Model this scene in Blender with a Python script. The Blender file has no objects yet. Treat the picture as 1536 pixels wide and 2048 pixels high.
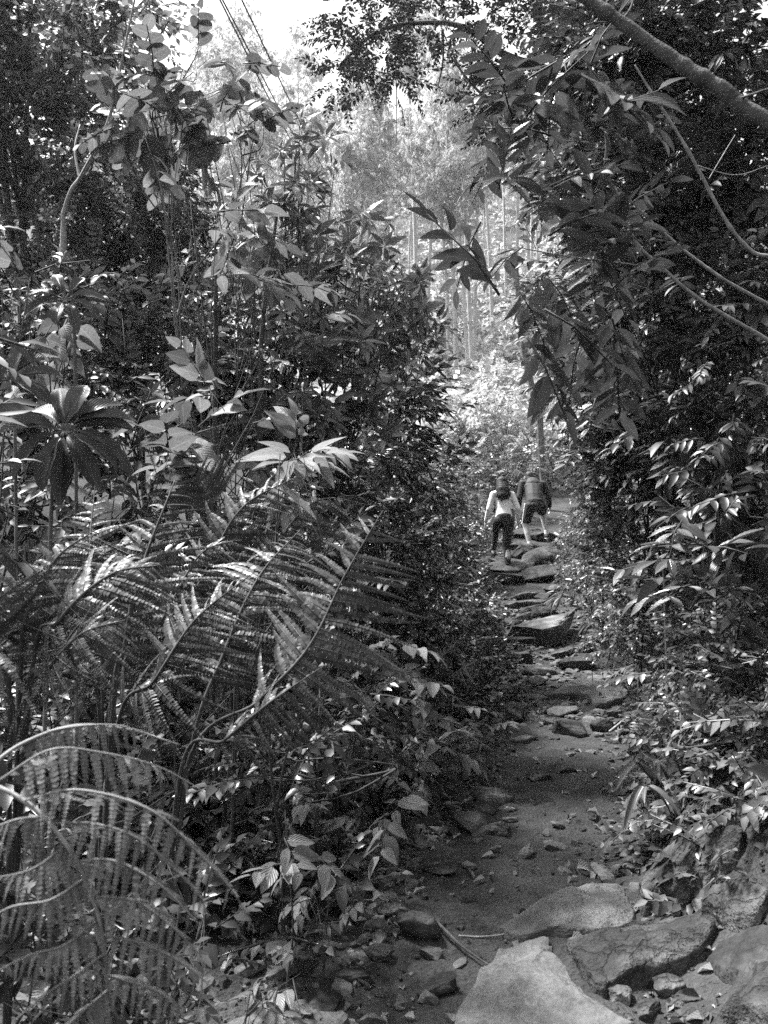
import bpy, bmesh, math
import numpy as np
from mathutils import Matrix, Vector
R = math.radians
rng = np.random.default_rng(11)
SC = bpy.context.scene
COL = SC.collection

# ------------------------------------------------------------------ camera, sky, sun, exposure
F = 1656.0                                   # focal length in photograph pixels (1536 x 2048)
CAMP = np.array([0.0, 0.0, 1.5])
PITCH = R(3.7)
RIGHT = np.array([1.0, 0, 0])
FWD = np.array([0, math.cos(PITCH), math.sin(PITCH)])
UPV = np.array([0, -math.sin(PITCH), math.cos(PITCH)])
cam_d = bpy.data.cameras.new('camera')
cam = bpy.data.objects.new('camera', cam_d)
COL.objects.link(cam)
cam.location = CAMP
cam.rotation_euler = (math.pi / 2 + PITCH, 0, 0)
cam_d.sensor_fit = 'VERTICAL'
cam_d.sensor_height = 36.0
cam_d.lens = 36.0 * F / 2048.0
cam_d.clip_start = 0.05
cam_d.clip_end = 600
cam_d.dof.use_dof = True
cam_d.dof.focus_distance = 7.0
cam_d.dof.aperture_fstop = 10.0
SC.camera = cam

SUN_EL, SUN_AZ = R(62), R(-58)               # azimuth measured from +Y towards +X
world = bpy.data.worlds.new('World')
SC.world = world
world.use_nodes = True
wn, wl = world.node_tree.nodes, world.node_tree.links
wn.clear()
w_out = wn.new('ShaderNodeOutputWorld')
w_bg = wn.new('ShaderNodeBackground')
w_bw = wn.new('ShaderNodeRGBToBW')
w_sky = wn.new('ShaderNodeTexSky')
w_sky.sky_type = 'NISHITA'
w_sky.sun_disc = False
w_sky.sun_elevation = SUN_EL
w_sky.sun_rotation = SUN_AZ
w_sky.air_density = 1.5
w_sky.dust_density = 4.0
w_bg.inputs['Strength'].default_value = 0.072
wl.new(w_sky.outputs[0], w_bw.inputs[0])
wl.new(w_bw.outputs[0], w_bg.inputs[0])
wl.new(w_bg.outputs[0], w_out.inputs[0])

sun_d = bpy.data.lights.new('sun', 'SUN')
sun_d.energy = 3.5
sun_d.angle = R(9)
sun = bpy.data.objects.new('sun', sun_d)
COL.objects.link(sun)
_sd = Vector((math.sin(SUN_AZ) * math.cos(SUN_EL), math.cos(SUN_AZ) * math.cos(SUN_EL), math.sin(SUN_EL)))
sun.rotation_euler = _sd.to_track_quat('Z', 'Y').to_euler()

vs = SC.view_settings
vs.view_transform = 'Standard'
vs.look = 'None'
vs.exposure = 2.35
vs.gamma = 1.0
vs.use_curve_mapping = False
cy = SC.cycles
cy.max_bounces = 5
cy.diffuse_bounces = 1
cy.glossy_bounces = 2
cy.transmission_bounces = 2
cy.transparent_max_bounces = 4
cy.volume_bounces = 0
cy.caustics_reflective = False
cy.caustics_refractive = False
cy.sample_clamp_direct = 1.2
cy.sample_clamp_indirect = .3
cy.use_denoising = False
cy.use_adaptive_sampling = True
cy.adaptive_threshold = 0.025


def at(px, py, d):
    """World point seen at photograph pixel px, py at depth d."""
    return CAMP + d * (FWD + (px - 768) / F * RIGHT + (1024 - py) / F * UPV)


# ------------------------------------------------------------------ terrain shape
_ny = [-20, 0, 2.7, 3.2, 4.35, 5.3, 7, 9, 11, 13, 15.6, 17.5, 22, 27, 40, 80, 200]
_nx = [-.3, 0.1, .38, .45, .64, 1.02, 1.45, 2.05, 2.3, 2.38, 2.42, 3.1, 4.6, 5.5, 6, 6, 6]
_zy = [-20, 0, 4.5, 6, 8, 10, 11.5, 13, 14.5, 15.6, 17.5, 19, 25, 40, 60, 100, 150, 260]
_zz = [0, 0, 0, .03, .1, .23, .46, .87, 1.19, 1.38, 1.85, 2.2, 3.6, 9, 18.5, 40, 73, 140]


def xc(y): return np.interp(y, _ny, _nx)
def zp(y): return np.interp(y, _zy, _zz)


def half(y): return np.interp(y, [0, 3, 5, 8, 12, 20], [.85, .68, .62, .62, .6, .55])


_ph = np.random.default_rng(3).uniform(0, 6.28, (12, 3))


def bump2(x, y, s):
    r = 0
    for k in range(6):
        a = _ph[k]
        f = s * (1.0 + .55 * k)
        r = r + np.sin(f * (x * math.cos(a[0]) + y * math.sin(a[0])) + a[1]) * np.sin(f * .8 * (x * math.sin(a[0] + .6) - y * math.cos(a[0] + .6)) + a[2]) / (1 + .7 * k)
    return r / 2.2


def ground(x, y):
    x = np.asarray(x, float)
    y = np.asarray(y, float)
    u = x - xc(y)
    h = half(y)
    r = np.maximum(u - h * .8, 0)
    l = np.maximum(-u - h, 0)
    near = np.clip((28 - y) / 8, 0, 1)
    rb = np.minimum(r, 4) * .95 * np.clip(r / .5, .35, 1) + np.maximum(r - 4, 0) * .3
    lb = np.minimum(l, 3) * .12 + np.maximum(l - 3, 0) * .3
    far = .05 * np.abs(u)
    z = zp(y) + near * (rb + lb) + (1 - near) * far
    z = z + .02 * bump2(x, y, 5) + .012 * bump2(x + 7, y, 13) + .1 * bump2(x, y + 3, 1.1) * np.clip((np.abs(u) - h) / 1, 0, 1)
    return z


def ground_hit(px, py, d0=1.5, d1=40):
    ds = np.arange(d0, d1, .02)
    p = CAMP[None] + ds[:, None] * (FWD + (px - 768) / F * RIGHT + (1024 - py) / F * UPV)[None]
    below = p[:, 2] < ground(p[:, 0], p[:, 1])
    i = int(np.argmax(below)) if below.any() else len(ds) - 1
    return p[i], ds[i]


# ------------------------------------------------------------------ materials (the photograph is black and white)
MAT = {}


def nn(nt, t, **kw):
    n = nt.nodes.new(t)
    for k, v in kw.items():
        setattr(n, k, v)
    return n


def base_mat(name):
    m = bpy.data.materials.new(name)
    m.use_nodes = True
    nt = m.node_tree
    nt.nodes.clear()
    out = nn(nt, 'ShaderNodeOutputMaterial')
    p = nn(nt, 'ShaderNodeBsdfPrincipled')
    nt.links.new(p.outputs[0], out.inputs[0])
    MAT[name] = m
    return m, nt, p, out


def math_node(nt, op, a, b=None, c=None, clamp=False):
    n = nn(nt, 'ShaderNodeMath', operation=op, use_clamp=clamp)
    for i, v in enumerate((a, b, c)):
        if v is None:
            continue
        if isinstance(v, (int, float)):
            n.inputs[i].default_value = v
        else:
            nt.links.new(v, n.inputs[i])
    return n.outputs[0]


def leaf_mat(name, lo, hi, rough=.38, trans=.22, veins=0.0, nv=9, spec=.5):
    m, nt, p, out = base_mat(name)
    at_ = nn(nt, 'ShaderNodeAttribute', attribute_name='sh')
    oi = nn(nt, 'ShaderNodeObjectInfo')
    v = math_node(nt, 'FRACT', math_node(nt, 'ADD', at_.outputs['Fac'], oi.outputs['Random']))
    val = math_node(nt, 'MULTIPLY_ADD', math_node(nt, 'POWER', v, 1.6), hi - lo, lo)
    uv = nn(nt, 'ShaderNodeUVMap')
    sp = nn(nt, 'ShaderNodeSeparateXYZ')
    nt.links.new(uv.outputs[0], sp.inputs[0])
    au = math_node(nt, 'ABSOLUTE', math_node(nt, 'SUBTRACT', sp.outputs[0], .5))
    geo = nn(nt, 'ShaderNodeNewGeometry')
    back = math_node(nt, 'MULTIPLY_ADD', geo.outputs['Backfacing'], .5, 1.0)
    val = math_node(nt, 'MULTIPLY', val, back)
    if veins:
        mid = math_node(nt, 'SUBTRACT', 1.0, math_node(nt, 'MULTIPLY', au, 16), clamp=True)
        w = math_node(nt, 'SINE', math_node(nt, 'MULTIPLY', math_node(nt, 'MULTIPLY_ADD', au, -.9, sp.outputs[1]), nv * 6.283))
        side = math_node(nt, 'MULTIPLY', math_node(nt, 'POWER', math_node(nt, 'MULTIPLY_ADD', w, .5, .5), 6), .55)
        vv = math_node(nt, 'MAXIMUM', mid, side)
        noi = nn(nt, 'ShaderNodeTexNoise')
        noi.inputs['Scale'].default_value = 7
        nt.links.new(uv.outputs[0], noi.inputs['Vector'])
        blot = math_node(nt, 'MULTIPLY_ADD', noi.outputs['Fac'], .7, .65)
        val = math_node(nt, 'MULTIPLY', math_node(nt, 'MULTIPLY', val, blot), math_node(nt, 'MULTIPLY_ADD', vv, veins, 1.0))
        b = nn(nt, 'ShaderNodeBump')
        b.inputs['Strength'].default_value = .35
        b.inputs['Distance'].default_value = .004
        nt.links.new(math_node(nt, 'MULTIPLY_ADD', w, .5, mid), b.inputs['Height'])
        nt.links.new(b.outputs[0], p.inputs['Normal'])
    nt.links.new(val, p.inputs['Base Color'])
    nt.links.new(math_node(nt, 'MULTIPLY_ADD', math_node(nt, 'FRACT', math_node(nt, 'MULTIPLY', v, 7.31)), .34, rough - .05), p.inputs['Roughness'])
    p.inputs['Specular IOR Level'].default_value = spec
    tr = nn(nt, 'ShaderNodeBsdfTranslucent')
    nt.links.new(math_node(nt, 'MULTIPLY', val, 1.6), tr.inputs['Color'])
    mx = nn(nt, 'ShaderNodeMixShader')
    mx.inputs[0].default_value = trans
    nt.links.new(p.outputs[0], mx.inputs[1])
    nt.links.new(tr.outputs[0], mx.inputs[2])
    nt.links.new(mx.outputs[0], out.inputs[0])
    return m


def rough_mat(name, lo, hi, scale=6, rough=.9, bump=.5, bdist=.02, spec=.3, stretch=None, scale2=40, rnd=0.0, crack=0.0):
    m, nt, p, out = base_mat(name)
    tc = nn(nt, 'ShaderNodeTexCoord')
    mp = nn(nt, 'ShaderNodeMapping')
    if stretch:
        mp.inputs['Scale'].default_value = stretch
    nt.links.new(tc.outputs['Object'], mp.inputs[0])
    n1 = nn(nt, 'ShaderNodeTexNoise')
    n1.inputs['Scale'].default_value = scale
    n1.inputs['Detail'].default_value = 6
    n1.inputs['Roughness'].default_value = .65
    n2 = nn(nt, 'ShaderNodeTexNoise')
    n2.inputs['Scale'].default_value = scale2
    n2.inputs['Detail'].default_value = 4
    nt.links.new(mp.outputs[0], n1.inputs['Vector'])
    nt.links.new(mp.outputs[0], n2.inputs['Vector'])
    f = math_node(nt, 'ADD', math_node(nt, 'MULTIPLY_ADD', n1.outputs['Fac'], 2.2, -.75), math_node(nt, 'MULTIPLY_ADD', n2.outputs['Fac'], 1.0, -.4), clamp=True)
    val = math_node(nt, 'MULTIPLY_ADD', f, hi - lo, lo)
    if rnd:
        oi = nn(nt, 'ShaderNodeObjectInfo')
        val = math_node(nt, 'MULTIPLY', val, math_node(nt, 'MULTIPLY_ADD', oi.outputs['Random'], rnd, 1 - rnd / 2))
    h = math_node(nt, 'MULTIPLY_ADD', n2.outputs['Fac'], .6, n1.outputs['Fac'])
    if crack:                                   # fissures and dark lichen patches
        wv = nn(nt, 'ShaderNodeVectorMath', operation='MULTIPLY_ADD')
        nt.links.new(n1.outputs['Color'], wv.inputs[0])
        wv.inputs[1].default_value = (.25, .25, .25)
        nt.links.new(mp.outputs[0], wv.inputs[2])
        vo = nn(nt, 'ShaderNodeTexVoronoi', feature='DISTANCE_TO_EDGE')
        vo.inputs['Scale'].default_value = crack
        nt.links.new(wv.outputs[0], vo.inputs['Vector'])
        cr = math_node(nt, 'MULTIPLY', vo.outputs['Distance'], 22, clamp=True)
        n3 = nn(nt, 'ShaderNodeTexNoise')
        n3.inputs['Scale'].default_value = 3.3
        n3.inputs['Detail'].default_value = 8
        nt.links.new(mp.outputs[0], n3.inputs['Vector'])
        moss = math_node(nt, 'MULTIPLY_ADD', n3.outputs['Fac'], 7, -3.2, clamp=True)
        val = math_node(nt, 'MULTIPLY', val, math_node(nt, 'MULTIPLY_ADD', cr, .22, .78))
        val = math_node(nt, 'MULTIPLY', val, math_node(nt, 'MULTIPLY_ADD', moss, .5, .5))
        h = math_node(nt, 'MULTIPLY_ADD', cr, .25, h)
    nt.links.new(val, p.inputs['Base Color'])
    p.inputs['Roughness'].default_value = rough
    p.inputs['Specular IOR Level'].default_value = spec
    b = nn(nt, 'ShaderNodeBump')
    b.inputs['Strength'].default_value = bump
    b.inputs['Distance'].default_value = bdist
    nt.links.new(h, b.inputs['Height'])
    nt.links.new(b.outputs[0], p.inputs['Normal'])
    return m


leaf_mat('lf_gloss', .025, .075, .27, .15, .35, 8)
leaf_mat('lf_whorl', .06, .16, .27, .18, .3, 8)
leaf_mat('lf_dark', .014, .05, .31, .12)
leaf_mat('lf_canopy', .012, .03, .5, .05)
leaf_mat('lf_mid', .035, .12, .33, .18)
leaf_mat('lf_soft', .045, .14, .45, .25, .45, 7, .4)
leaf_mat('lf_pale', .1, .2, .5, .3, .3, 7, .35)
leaf_mat('lf_rosette', .02, .048, .32, .15, .9, 13)
leaf_mat('lf_fern', .02, .065, .4, .2, 0, 9, .35)
leaf_mat('lf_fern_near', .09, .2, .45, .25, 0, 9, .35)
leaf_mat('lf_tree', .04, .13, .4, .25)
leaf_mat('lf_low', .08, .2, .42, .25, .45, 7, .4)
leaf_mat('lf_ground', .025, .10, .42, .2)
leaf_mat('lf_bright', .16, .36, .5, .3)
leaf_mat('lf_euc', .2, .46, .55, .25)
leaf_mat('lf_dead', .04, .26, .8, .1, .2, 7, .2)
rough_mat('bark', .06, .2, 9, .85, .6, .01, stretch=(1, 1, .35))
rough_mat('bark_dark', .03, .09, 12, .85, .6, .008)
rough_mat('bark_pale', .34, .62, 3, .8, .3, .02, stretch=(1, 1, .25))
rough_mat('bark_near', .035, .11, 14, .85, 1.0, .012, scale2=90)
rough_mat('stem_pale', .14, .3, 20, .7, .2, .003)
rough_mat('soil', .014, .066, 3.5, .95, 1.0, .045, scale2=55)
rough_mat('rock', .04, .12, 7, .85, 1.0, .03, scale2=60, rnd=.35, crack=5)
rough_mat('rock_mid', .05, .15, 9, .9, 1.0, .01, scale2=60)
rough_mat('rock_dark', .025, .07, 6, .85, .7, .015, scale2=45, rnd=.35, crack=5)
rough_mat('rock_pale', .09, .21, 5, .85, .9, .02, scale2=70, crack=2.2)
rough_mat('hair', .008, .03, 8, .6, .6, .006, spec=.2, stretch=(9, 9, .6))
rough_mat('skin', .42, .5, 10, .55, .1, .002)
rough_mat('shirt_white', .8, .86, 2.2, .85, .4, .008, stretch=(.7, .7, 12), scale2=14)
rough_mat('denim_dark', .012, .03, 20, .85, .3, .004)
rough_mat('jacket_dark', .012, .026, 8, .7, .4, .012, scale2=20)
rough_mat('cloth_black', .01, .02, 12, .8, .2, .004)
rough_mat('cloth_white', .7, .85, 12, .8, .1, .002)
rough_mat('rubber_white', .6, .8, 12, .6, .1, .002)
rough_mat('rubber', .02, .04, 30, .6, .1, .002)
rough_mat('wire_black', .015, .03, 30, .6, .1, .002)


# ------------------------------------------------------------------ mesh collecting
def norm(a):
    a = np.asarray(a, float)
    return a / np.maximum(np.linalg.norm(a, axis=-1, keepdims=True), 1e-9)


class MB:
    def __init__(s):
        s.v, s.t, s.uv, s.sh, s.n = [], [], [], [], 0

    def raw(s, v, t, uv=None, sh=None):
        v = np.asarray(v, float)
        s.v.append(v)
        s.t.append(np.asarray(t, int) + s.n)
        s.uv.append(np.zeros((len(v), 2)) if uv is None else np.asarray(uv, float))
        s.sh.append(np.zeros(len(v)) if sh is None else np.broadcast_to(np.asarray(sh, float), (len(v),)))
        s.n += len(v)

    def inst(s, tpl, Rs, Ps, shs=None):
        """copies of a template (v, t, uv, sh) under 3x3 matrices Rs and positions Ps"""
        v, t, uv, sh = tpl
        Rs = np.asarray(Rs, float)
        k, n = len(Rs), len(v)
        if k == 0:
            return
        V = np.einsum('kij,nj->kni', Rs, v) + np.asarray(Ps, float)[:, None, :]
        T = (t[None] + (np.arange(k) * n)[:, None, None])
        shs = np.zeros(k) if shs is None else shs
        s.raw(V.reshape(-1, 3), T.reshape(-1, 3), np.tile(uv, (k, 1)), (sh[None] + shs[:, None]).ravel())

    def data(s):
        return np.concatenate(s.v), np.concatenate(s.t), np.concatenate(s.uv), np.concatenate(s.sh)

    def mesh(s, name, mat, smooth=True):
        v, t, uv, sh = s.data()
        me = bpy.data.meshes.new(name)
        me.vertices.add(len(v))
        me.vertices.foreach_set('co', v.astype(np.float32).ravel())
        me.loops.add(len(t) * 3)
        me.polygons.add(len(t))
        me.loops.foreach_set('vertex_index', t.astype(np.int32).ravel())
        me.polygons.foreach_set('loop_start', np.arange(len(t), dtype=np.int32) * 3)
        u = me.uv_layers.new(name='UVMap')
        u.data.foreach_set('uv', uv[t.ravel()].astype(np.float32).ravel())
        a = me.attributes.new('sh', 'FLOAT', 'POINT')
        a.data.foreach_set('value', sh.astype(np.float32))
        me.materials.append(MAT[mat])
        me.update(calc_edges=True)
        (me.shade_smooth if smooth else me.shade_flat)()
        return me

    def build(s, name, mat, parent=None, smooth=True, **props):
        return put(name, s.mesh(name, mat, smooth), parent, **props)


def root_loc(o):
    while o.parent is not None:
        o = o.parent
    return o.location


def put(name, me, parent=None, world=None, **props):
    o = bpy.data.objects.new(name, me)
    COL.objects.link(o)
    if parent is not None:
        o.parent = parent
        if parent.parent is None:
            o.matrix_parent_inverse = Matrix.Translation(-Vector(parent.location)) if parent.type == 'EMPTY' else Matrix()
    if world is not None:
        o.matrix_basis = world
    for k, v in props.items():
        o[k] = v
    return o


def thing(name, label, cat, loc, group=None):
    o = bpy.data.objects.new(name, None)
    COL.objects.link(o)
    o.location = [float(c) for c in loc]
    o.empty_display_size = .2
    o['label'] = label
    o['category'] = cat
    if group:
        o['group'] = group
    return o


def tag(o, label, cat, group=None):
    o['label'] = label
    o['category'] = cat
    if group:
        o['group'] = group
    return o


def spline(pts, n):
    """Catmull-Rom through pts, n samples"""
    p = np.asarray(pts, float)
    if len(p) == 2:
        return p[0] + (p[1] - p[0]) * np.linspace(0, 1, n)[:, None]
    q = np.vstack([2 * p[0] - p[1], p, 2 * p[-1] - p[-2]])
    ts = np.linspace(0, len(p) - 1 - 1e-6, n)
    i = ts.astype(int)
    t = (ts - i)[:, None]
    a, b, c, d = q[i], q[i + 1], q[i + 2], q[i + 3]
    return .5 * (2 * b + (c - a) * t + (2 * a - 5 * b + 4 * c - d) * t ** 2 + (3 * b - a - 3 * c + d) * t ** 3)


def tube(mb, pts, radii, sides=5, sh=0):
    p = np.asarray(pts, float)
    n = len(p)
    r = np.interp(np.linspace(0, 1, n), np.linspace(0, 1, len(radii)), radii) if np.ndim(radii) else np.full(n, radii)
    tg = norm(np.gradient(p, axis=0))
    ref = np.array([0.0, 0, 1]) if abs(tg[0][2]) < .9 else np.array([1.0, 0, 0])
    s = np.zeros_like(p)
    for i in range(n):
        ref = ref - tg[i] * np.dot(ref, tg[i])
        ref = ref / max(np.linalg.norm(ref), 1e-9)
        s[i] = ref
    b = np.cross(tg, s)
    ang = np.linspace(0, 2 * math.pi, sides, endpoint=False)
    V = p[:, None] + r[:, None, None] * (np.cos(ang)[None, :, None] * s[:, None] + np.sin(ang)[None, :, None] * b[:, None])
    idx = np.arange(n * sides).reshape(n, sides)
    a, c = idx[:-1], idx[1:]
    a2, c2 = np.roll(a, -1, 1), np.roll(c, -1, 1)
    T = np.concatenate([np.stack([a, a2, c2], -1).reshape(-1, 3), np.stack([a, c2, c], -1).reshape(-1, 3)])
    V = V.reshape(-1, 3)
    V = np.vstack([V, p[:1] - tg[:1] * r[0] * .5, p[-1:] + tg[-1:] * r[-1] * .5])
    e0 = np.stack([idx[0], np.full(sides, n * sides), np.roll(idx[0], -1)], -1)
    e1 = np.stack([idx[-1], np.roll(idx[-1], -1), np.full(sides, n * sides + 1)], -1)
    uv = np.zeros((len(V), 2))
    mb.raw(V, np.vstack([T, e0, e1])[:, ::-1], uv, sh)


# ------------------------------------------------------------------ leaf templates: unit length along +Y, unit width along X, upper face +Z
def leaf_tpl(kind, nv=4, nu=2, fold=.12, curl=.15, wob=0.0, seed=0):
    r = np.random.default_rng(seed)
    vsn = np.linspace(0, 1, nv + 1)
    prof = {
        'lance': lambda v: np.sin(math.pi * v ** .85) ** .9,
        'ovate': lambda v: np.sin(math.pi * v ** .62) ** .85,
        'oblong': lambda v: np.minimum(1, np.sin(math.pi * np.clip(v, 0, 1) ** 1.15) ** .55 * (.55 + .6 * v)),
        'heart': lambda v: np.sqrt(np.clip(1 - v, 0, 1)) * (.72 + .9 * v - .45 * v * v),
        'narrow': lambda v: np.sin(math.pi * v ** .7) ** .7,
    }[kind]
    V, UV, rows = [], [], []
    us = np.linspace(-1, 1, nu + 1)
    ph = r.uniform(0, 6)
    for v in vsn:
        w = float(prof(v)) * .5
        row = []
        if w < .02:
            row = [len(V)]
            V.append((0, v, -curl * v * v))
            UV.append((.5, v))
        else:
            for u in us:
                y = v - (.16 * abs(u) * (1 - v) ** 2 if kind == 'heart' else 0)
                z = fold * abs(u) * w - curl * v * v + wob * abs(u) * math.sin(v * 14 + ph + (2 if u > 0 else 0))
                row.append(len(V))
                V.append((u * w, y, z))
                UV.append((.5 + u * .5, v))
        rows.append(row)
    T = []
    for a, b in zip(rows[:-1], rows[1:]):
        if len(a) == 1 and len(b) > 1:
            T += [(a[0], b[i + 1], b[i]) for i in range(len(b) - 1)]
        elif len(b) == 1 and len(a) > 1:
            T += [(a[i], a[i + 1], b[0]) for i in range(len(a) - 1)]
        elif len(a) > 1:
            for i in range(len(a) - 1):
                T += [(a[i], a[i + 1], b[i + 1]), (a[i], b[i + 1], b[i])]
    return np.array(V, float), np.array(T, int), np.array(UV, float), np.zeros(len(V))


def rhomb(fold=.1):
    V = np.array([(0, 0, 0), (.5, .45, fold * .5), (0, 1, -.12), (-.5, .45, fold * .5)], float)
    return V, np.array([(0, 1, 2), (0, 2, 3)]), np.array([(.5, 0), (1, .45), (.5, 1), (0, .45)], float), np.zeros(4)


def frames(d, up):
    """3x3 matrices with columns side, direction, normal"""
    d = norm(d)
    s = norm(np.cross(d, up))
    n = np.cross(s, d)
    return np.stack([s, d, n], -1)


def fr1(d, up):
    return frames(np.asarray([d]), np.asarray([up]))[0]


class Species:
    """a set of leafy sprays: each a list of leaf frames on a short twig (along +Y, up +Z)"""

    def __init__(s, kind, L, W, mat, n=9, twig=.35, form='alt', cheap=False, variants=4, droop=.25, ang=58, seed=1, curl=.18, fold=.14, hi=(8, 4), wob=.0, flat=.25):
        r = np.random.default_rng(seed)
        s.L, s.W, s.mat, s.n, s.twig = L, W, mat, n, twig
        s.tpls = [rhomb()] if cheap == 2 else [leaf_tpl(kind, 3 if cheap else 4, 2, fold, curl * k, 0, i) for i, k in enumerate((.5, 1, 1.7))]
        s.hi = [leaf_tpl(kind, hi[0], hi[1], fold, curl * k, wob, i + 5) for i, k in enumerate((.4, 1, 1.8))]
        s.hi_mesh = None
        s.kind = kind
        s.area = n * L * W * .62
        s.sprays = []
        for q in range(variants):
            nl = max(2, int(round(n * r.uniform(.8, 1.2))))
            Rs, Ps = [], []
            bend = r.uniform(.1, .3)
            tw = np.array([(0.03 * math.sin(3 * t + q) * twig, twig * t, -bend * twig * t * t) for t in np.linspace(0, 1, 6)])
            for i in range(nl):
                t = (i + .7) / nl if form == 'alt' else r.uniform(.75, 1)
                if form == 'whorl' and i < nl * .25:
                    t = r.uniform(.3, .7)
                p = np.array([np.interp(t, np.linspace(0, 1, 6), tw[:, k]) for k in range(3)])
                if form == 'alt':
                    a = R(ang + r.normal(0, 11)) * (1 if i % 2 else -1) * (1 - .75 * max(0, t - .8) / .2)
                    d = np.array([math.sin(a), math.cos(a), r.normal(-droop, .18)])
                else:
                    a = i * 2.4 + r.normal(0, .2)
                    el = r.uniform(-.15, .6)
                    d = np.array([math.cos(a), .25 + el * .6, math.sin(a) * .85 - droop])
                up = norm(np.array([r.normal(0, flat), r.normal(0, flat), 1.0])) if form == 'alt' else norm(np.array([-d[0] * .2, 1.0, .6 + r.normal(0, .2)]))
                sc = r.uniform(.72, 1.15) * (.75 + .4 * math.sin(math.pi * min(1, t + .15)))
                M = fr1(d, up)
                Rs.append(M * np.array([W * sc, L * sc, L * sc])[None, :])
                Ps.append(p + norm(d) * L * .06)
            Rs, Ps = np.array(Rs), np.array(Ps)
            mb = MB()
            shs = r.uniform(0, 1, len(Rs))
            pick = r.integers(0, len(s.tpls), len(Rs))
            for k, tp in enumerate(s.tpls):
                mb.inst(tp, Rs[pick == k], Ps[pick == k], shs[pick == k])
            tb = MB()
            if cheap != 2:
                tube(tb, tw[[0, 2, 5]], [.006, .003] if twig > .2 else [.003, .0015], 3)
            else:
                tb = None
            lo = MB()
            lo.inst(rhomb(), Rs, Ps, shs)
            s.sprays.append((mb.data(), Rs, Ps, tb.data() if tb else None, lo.data()))

    def leaf_mesh(s):
        if s.hi_mesh is None:
            s.hi_mesh = []
            for tp in s.hi:
                mb = MB()
                mb.raw(*tp)
                s.hi_mesh.append(mb.mesh('leaf', s.mat))
        return s.hi_mesh


SP = {
    'lance': Species('lance', .16, .058, 'lf_gloss', 9, .34, seed=1),
    'lancedark': Species('lance', .14, .05, 'lf_dark', 10, .34, seed=2, droop=.35),
    'whorl': Species('lance', .18, .055, 'lf_whorl', 9, .16, 'whorl', seed=3, droop=.12),
    'heart': Species('heart', .12, .11, 'lf_soft', 7, .3, seed=4, droop=.5, curl=.1),
    'broad': Species('ovate', .2, .125, 'lf_soft', 5, .3, seed=5, droop=.3, curl=.22, hi=(9, 4), wob=.01),
    'pale': Species('ovate', .2, .075, 'lf_pale', 6, .18, seed=6, droop=.2, curl=.3),
    'shade': Species('ovate', .06, .034, 'lf_canopy', 14, .2, cheap=1, seed=18),  # near-black leaf colour serving as shade below the near fern
    'treeleaf': Species('ovate', .10, .06, 'lf_tree', 13, .36, cheap=1, seed=17),
    'small': Species('ovate', .055, .032, 'lf_mid', 14, .26, cheap=1, seed=7),
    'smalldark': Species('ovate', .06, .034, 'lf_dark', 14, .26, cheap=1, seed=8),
    'canopy': Species('ovate', .10, .05, 'lf_canopy', 14, .4, cheap=1, seed=9),
    'mid': Species('lance', .11, .042, 'lf_mid', 11, .32, seed=10),
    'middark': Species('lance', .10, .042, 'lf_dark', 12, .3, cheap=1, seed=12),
    'long': Species('narrow', .22, .045, 'lf_mid', 8, .2, seed=13, droop=.7, curl=.35),
    'herb': Species('ovate', .07, .04, 'lf_ground', 8, .12, cheap=1, seed=14, flat=.4),
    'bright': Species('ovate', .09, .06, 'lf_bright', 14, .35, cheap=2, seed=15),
    'low': Species('ovate', .11, .055, 'lf_low', 7, .16, seed=16, droop=.35, curl=.2),
}


def blob_sprays(c, rx, ry, rz, n, r, droop=.1, shell=2.2, outward=1.0):
    v = norm(r.normal(0, 1, (n, 3)))
    rad = r.uniform(0, 1, n) ** (1 / shell)
    rad = np.where(r.uniform(0, 1, n) < .09, rad * r.uniform(1.15, 1.6, n), rad)
    lump = 1 + .22 * np.sin(v[:, 0] * 4 + c[0] * 3) * np.sin(v[:, 2] * 5 + c[2]) + .12 * np.sin(v[:, 1] * 9)
    off = v * (rad * lump)[:, None] * np.array([rx, ry, rz])
    P = np.asarray(c) + off
    D = norm(v * np.array([1, 1, .55])) * outward + r.normal(0, .4, (n, 3)) + np.array([0, 0, .12 - droop])
    U = np.array([0, 0, 1.0]) + r.normal(0, .22, (n, 3))
    return P, norm(D), norm(U)


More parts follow.
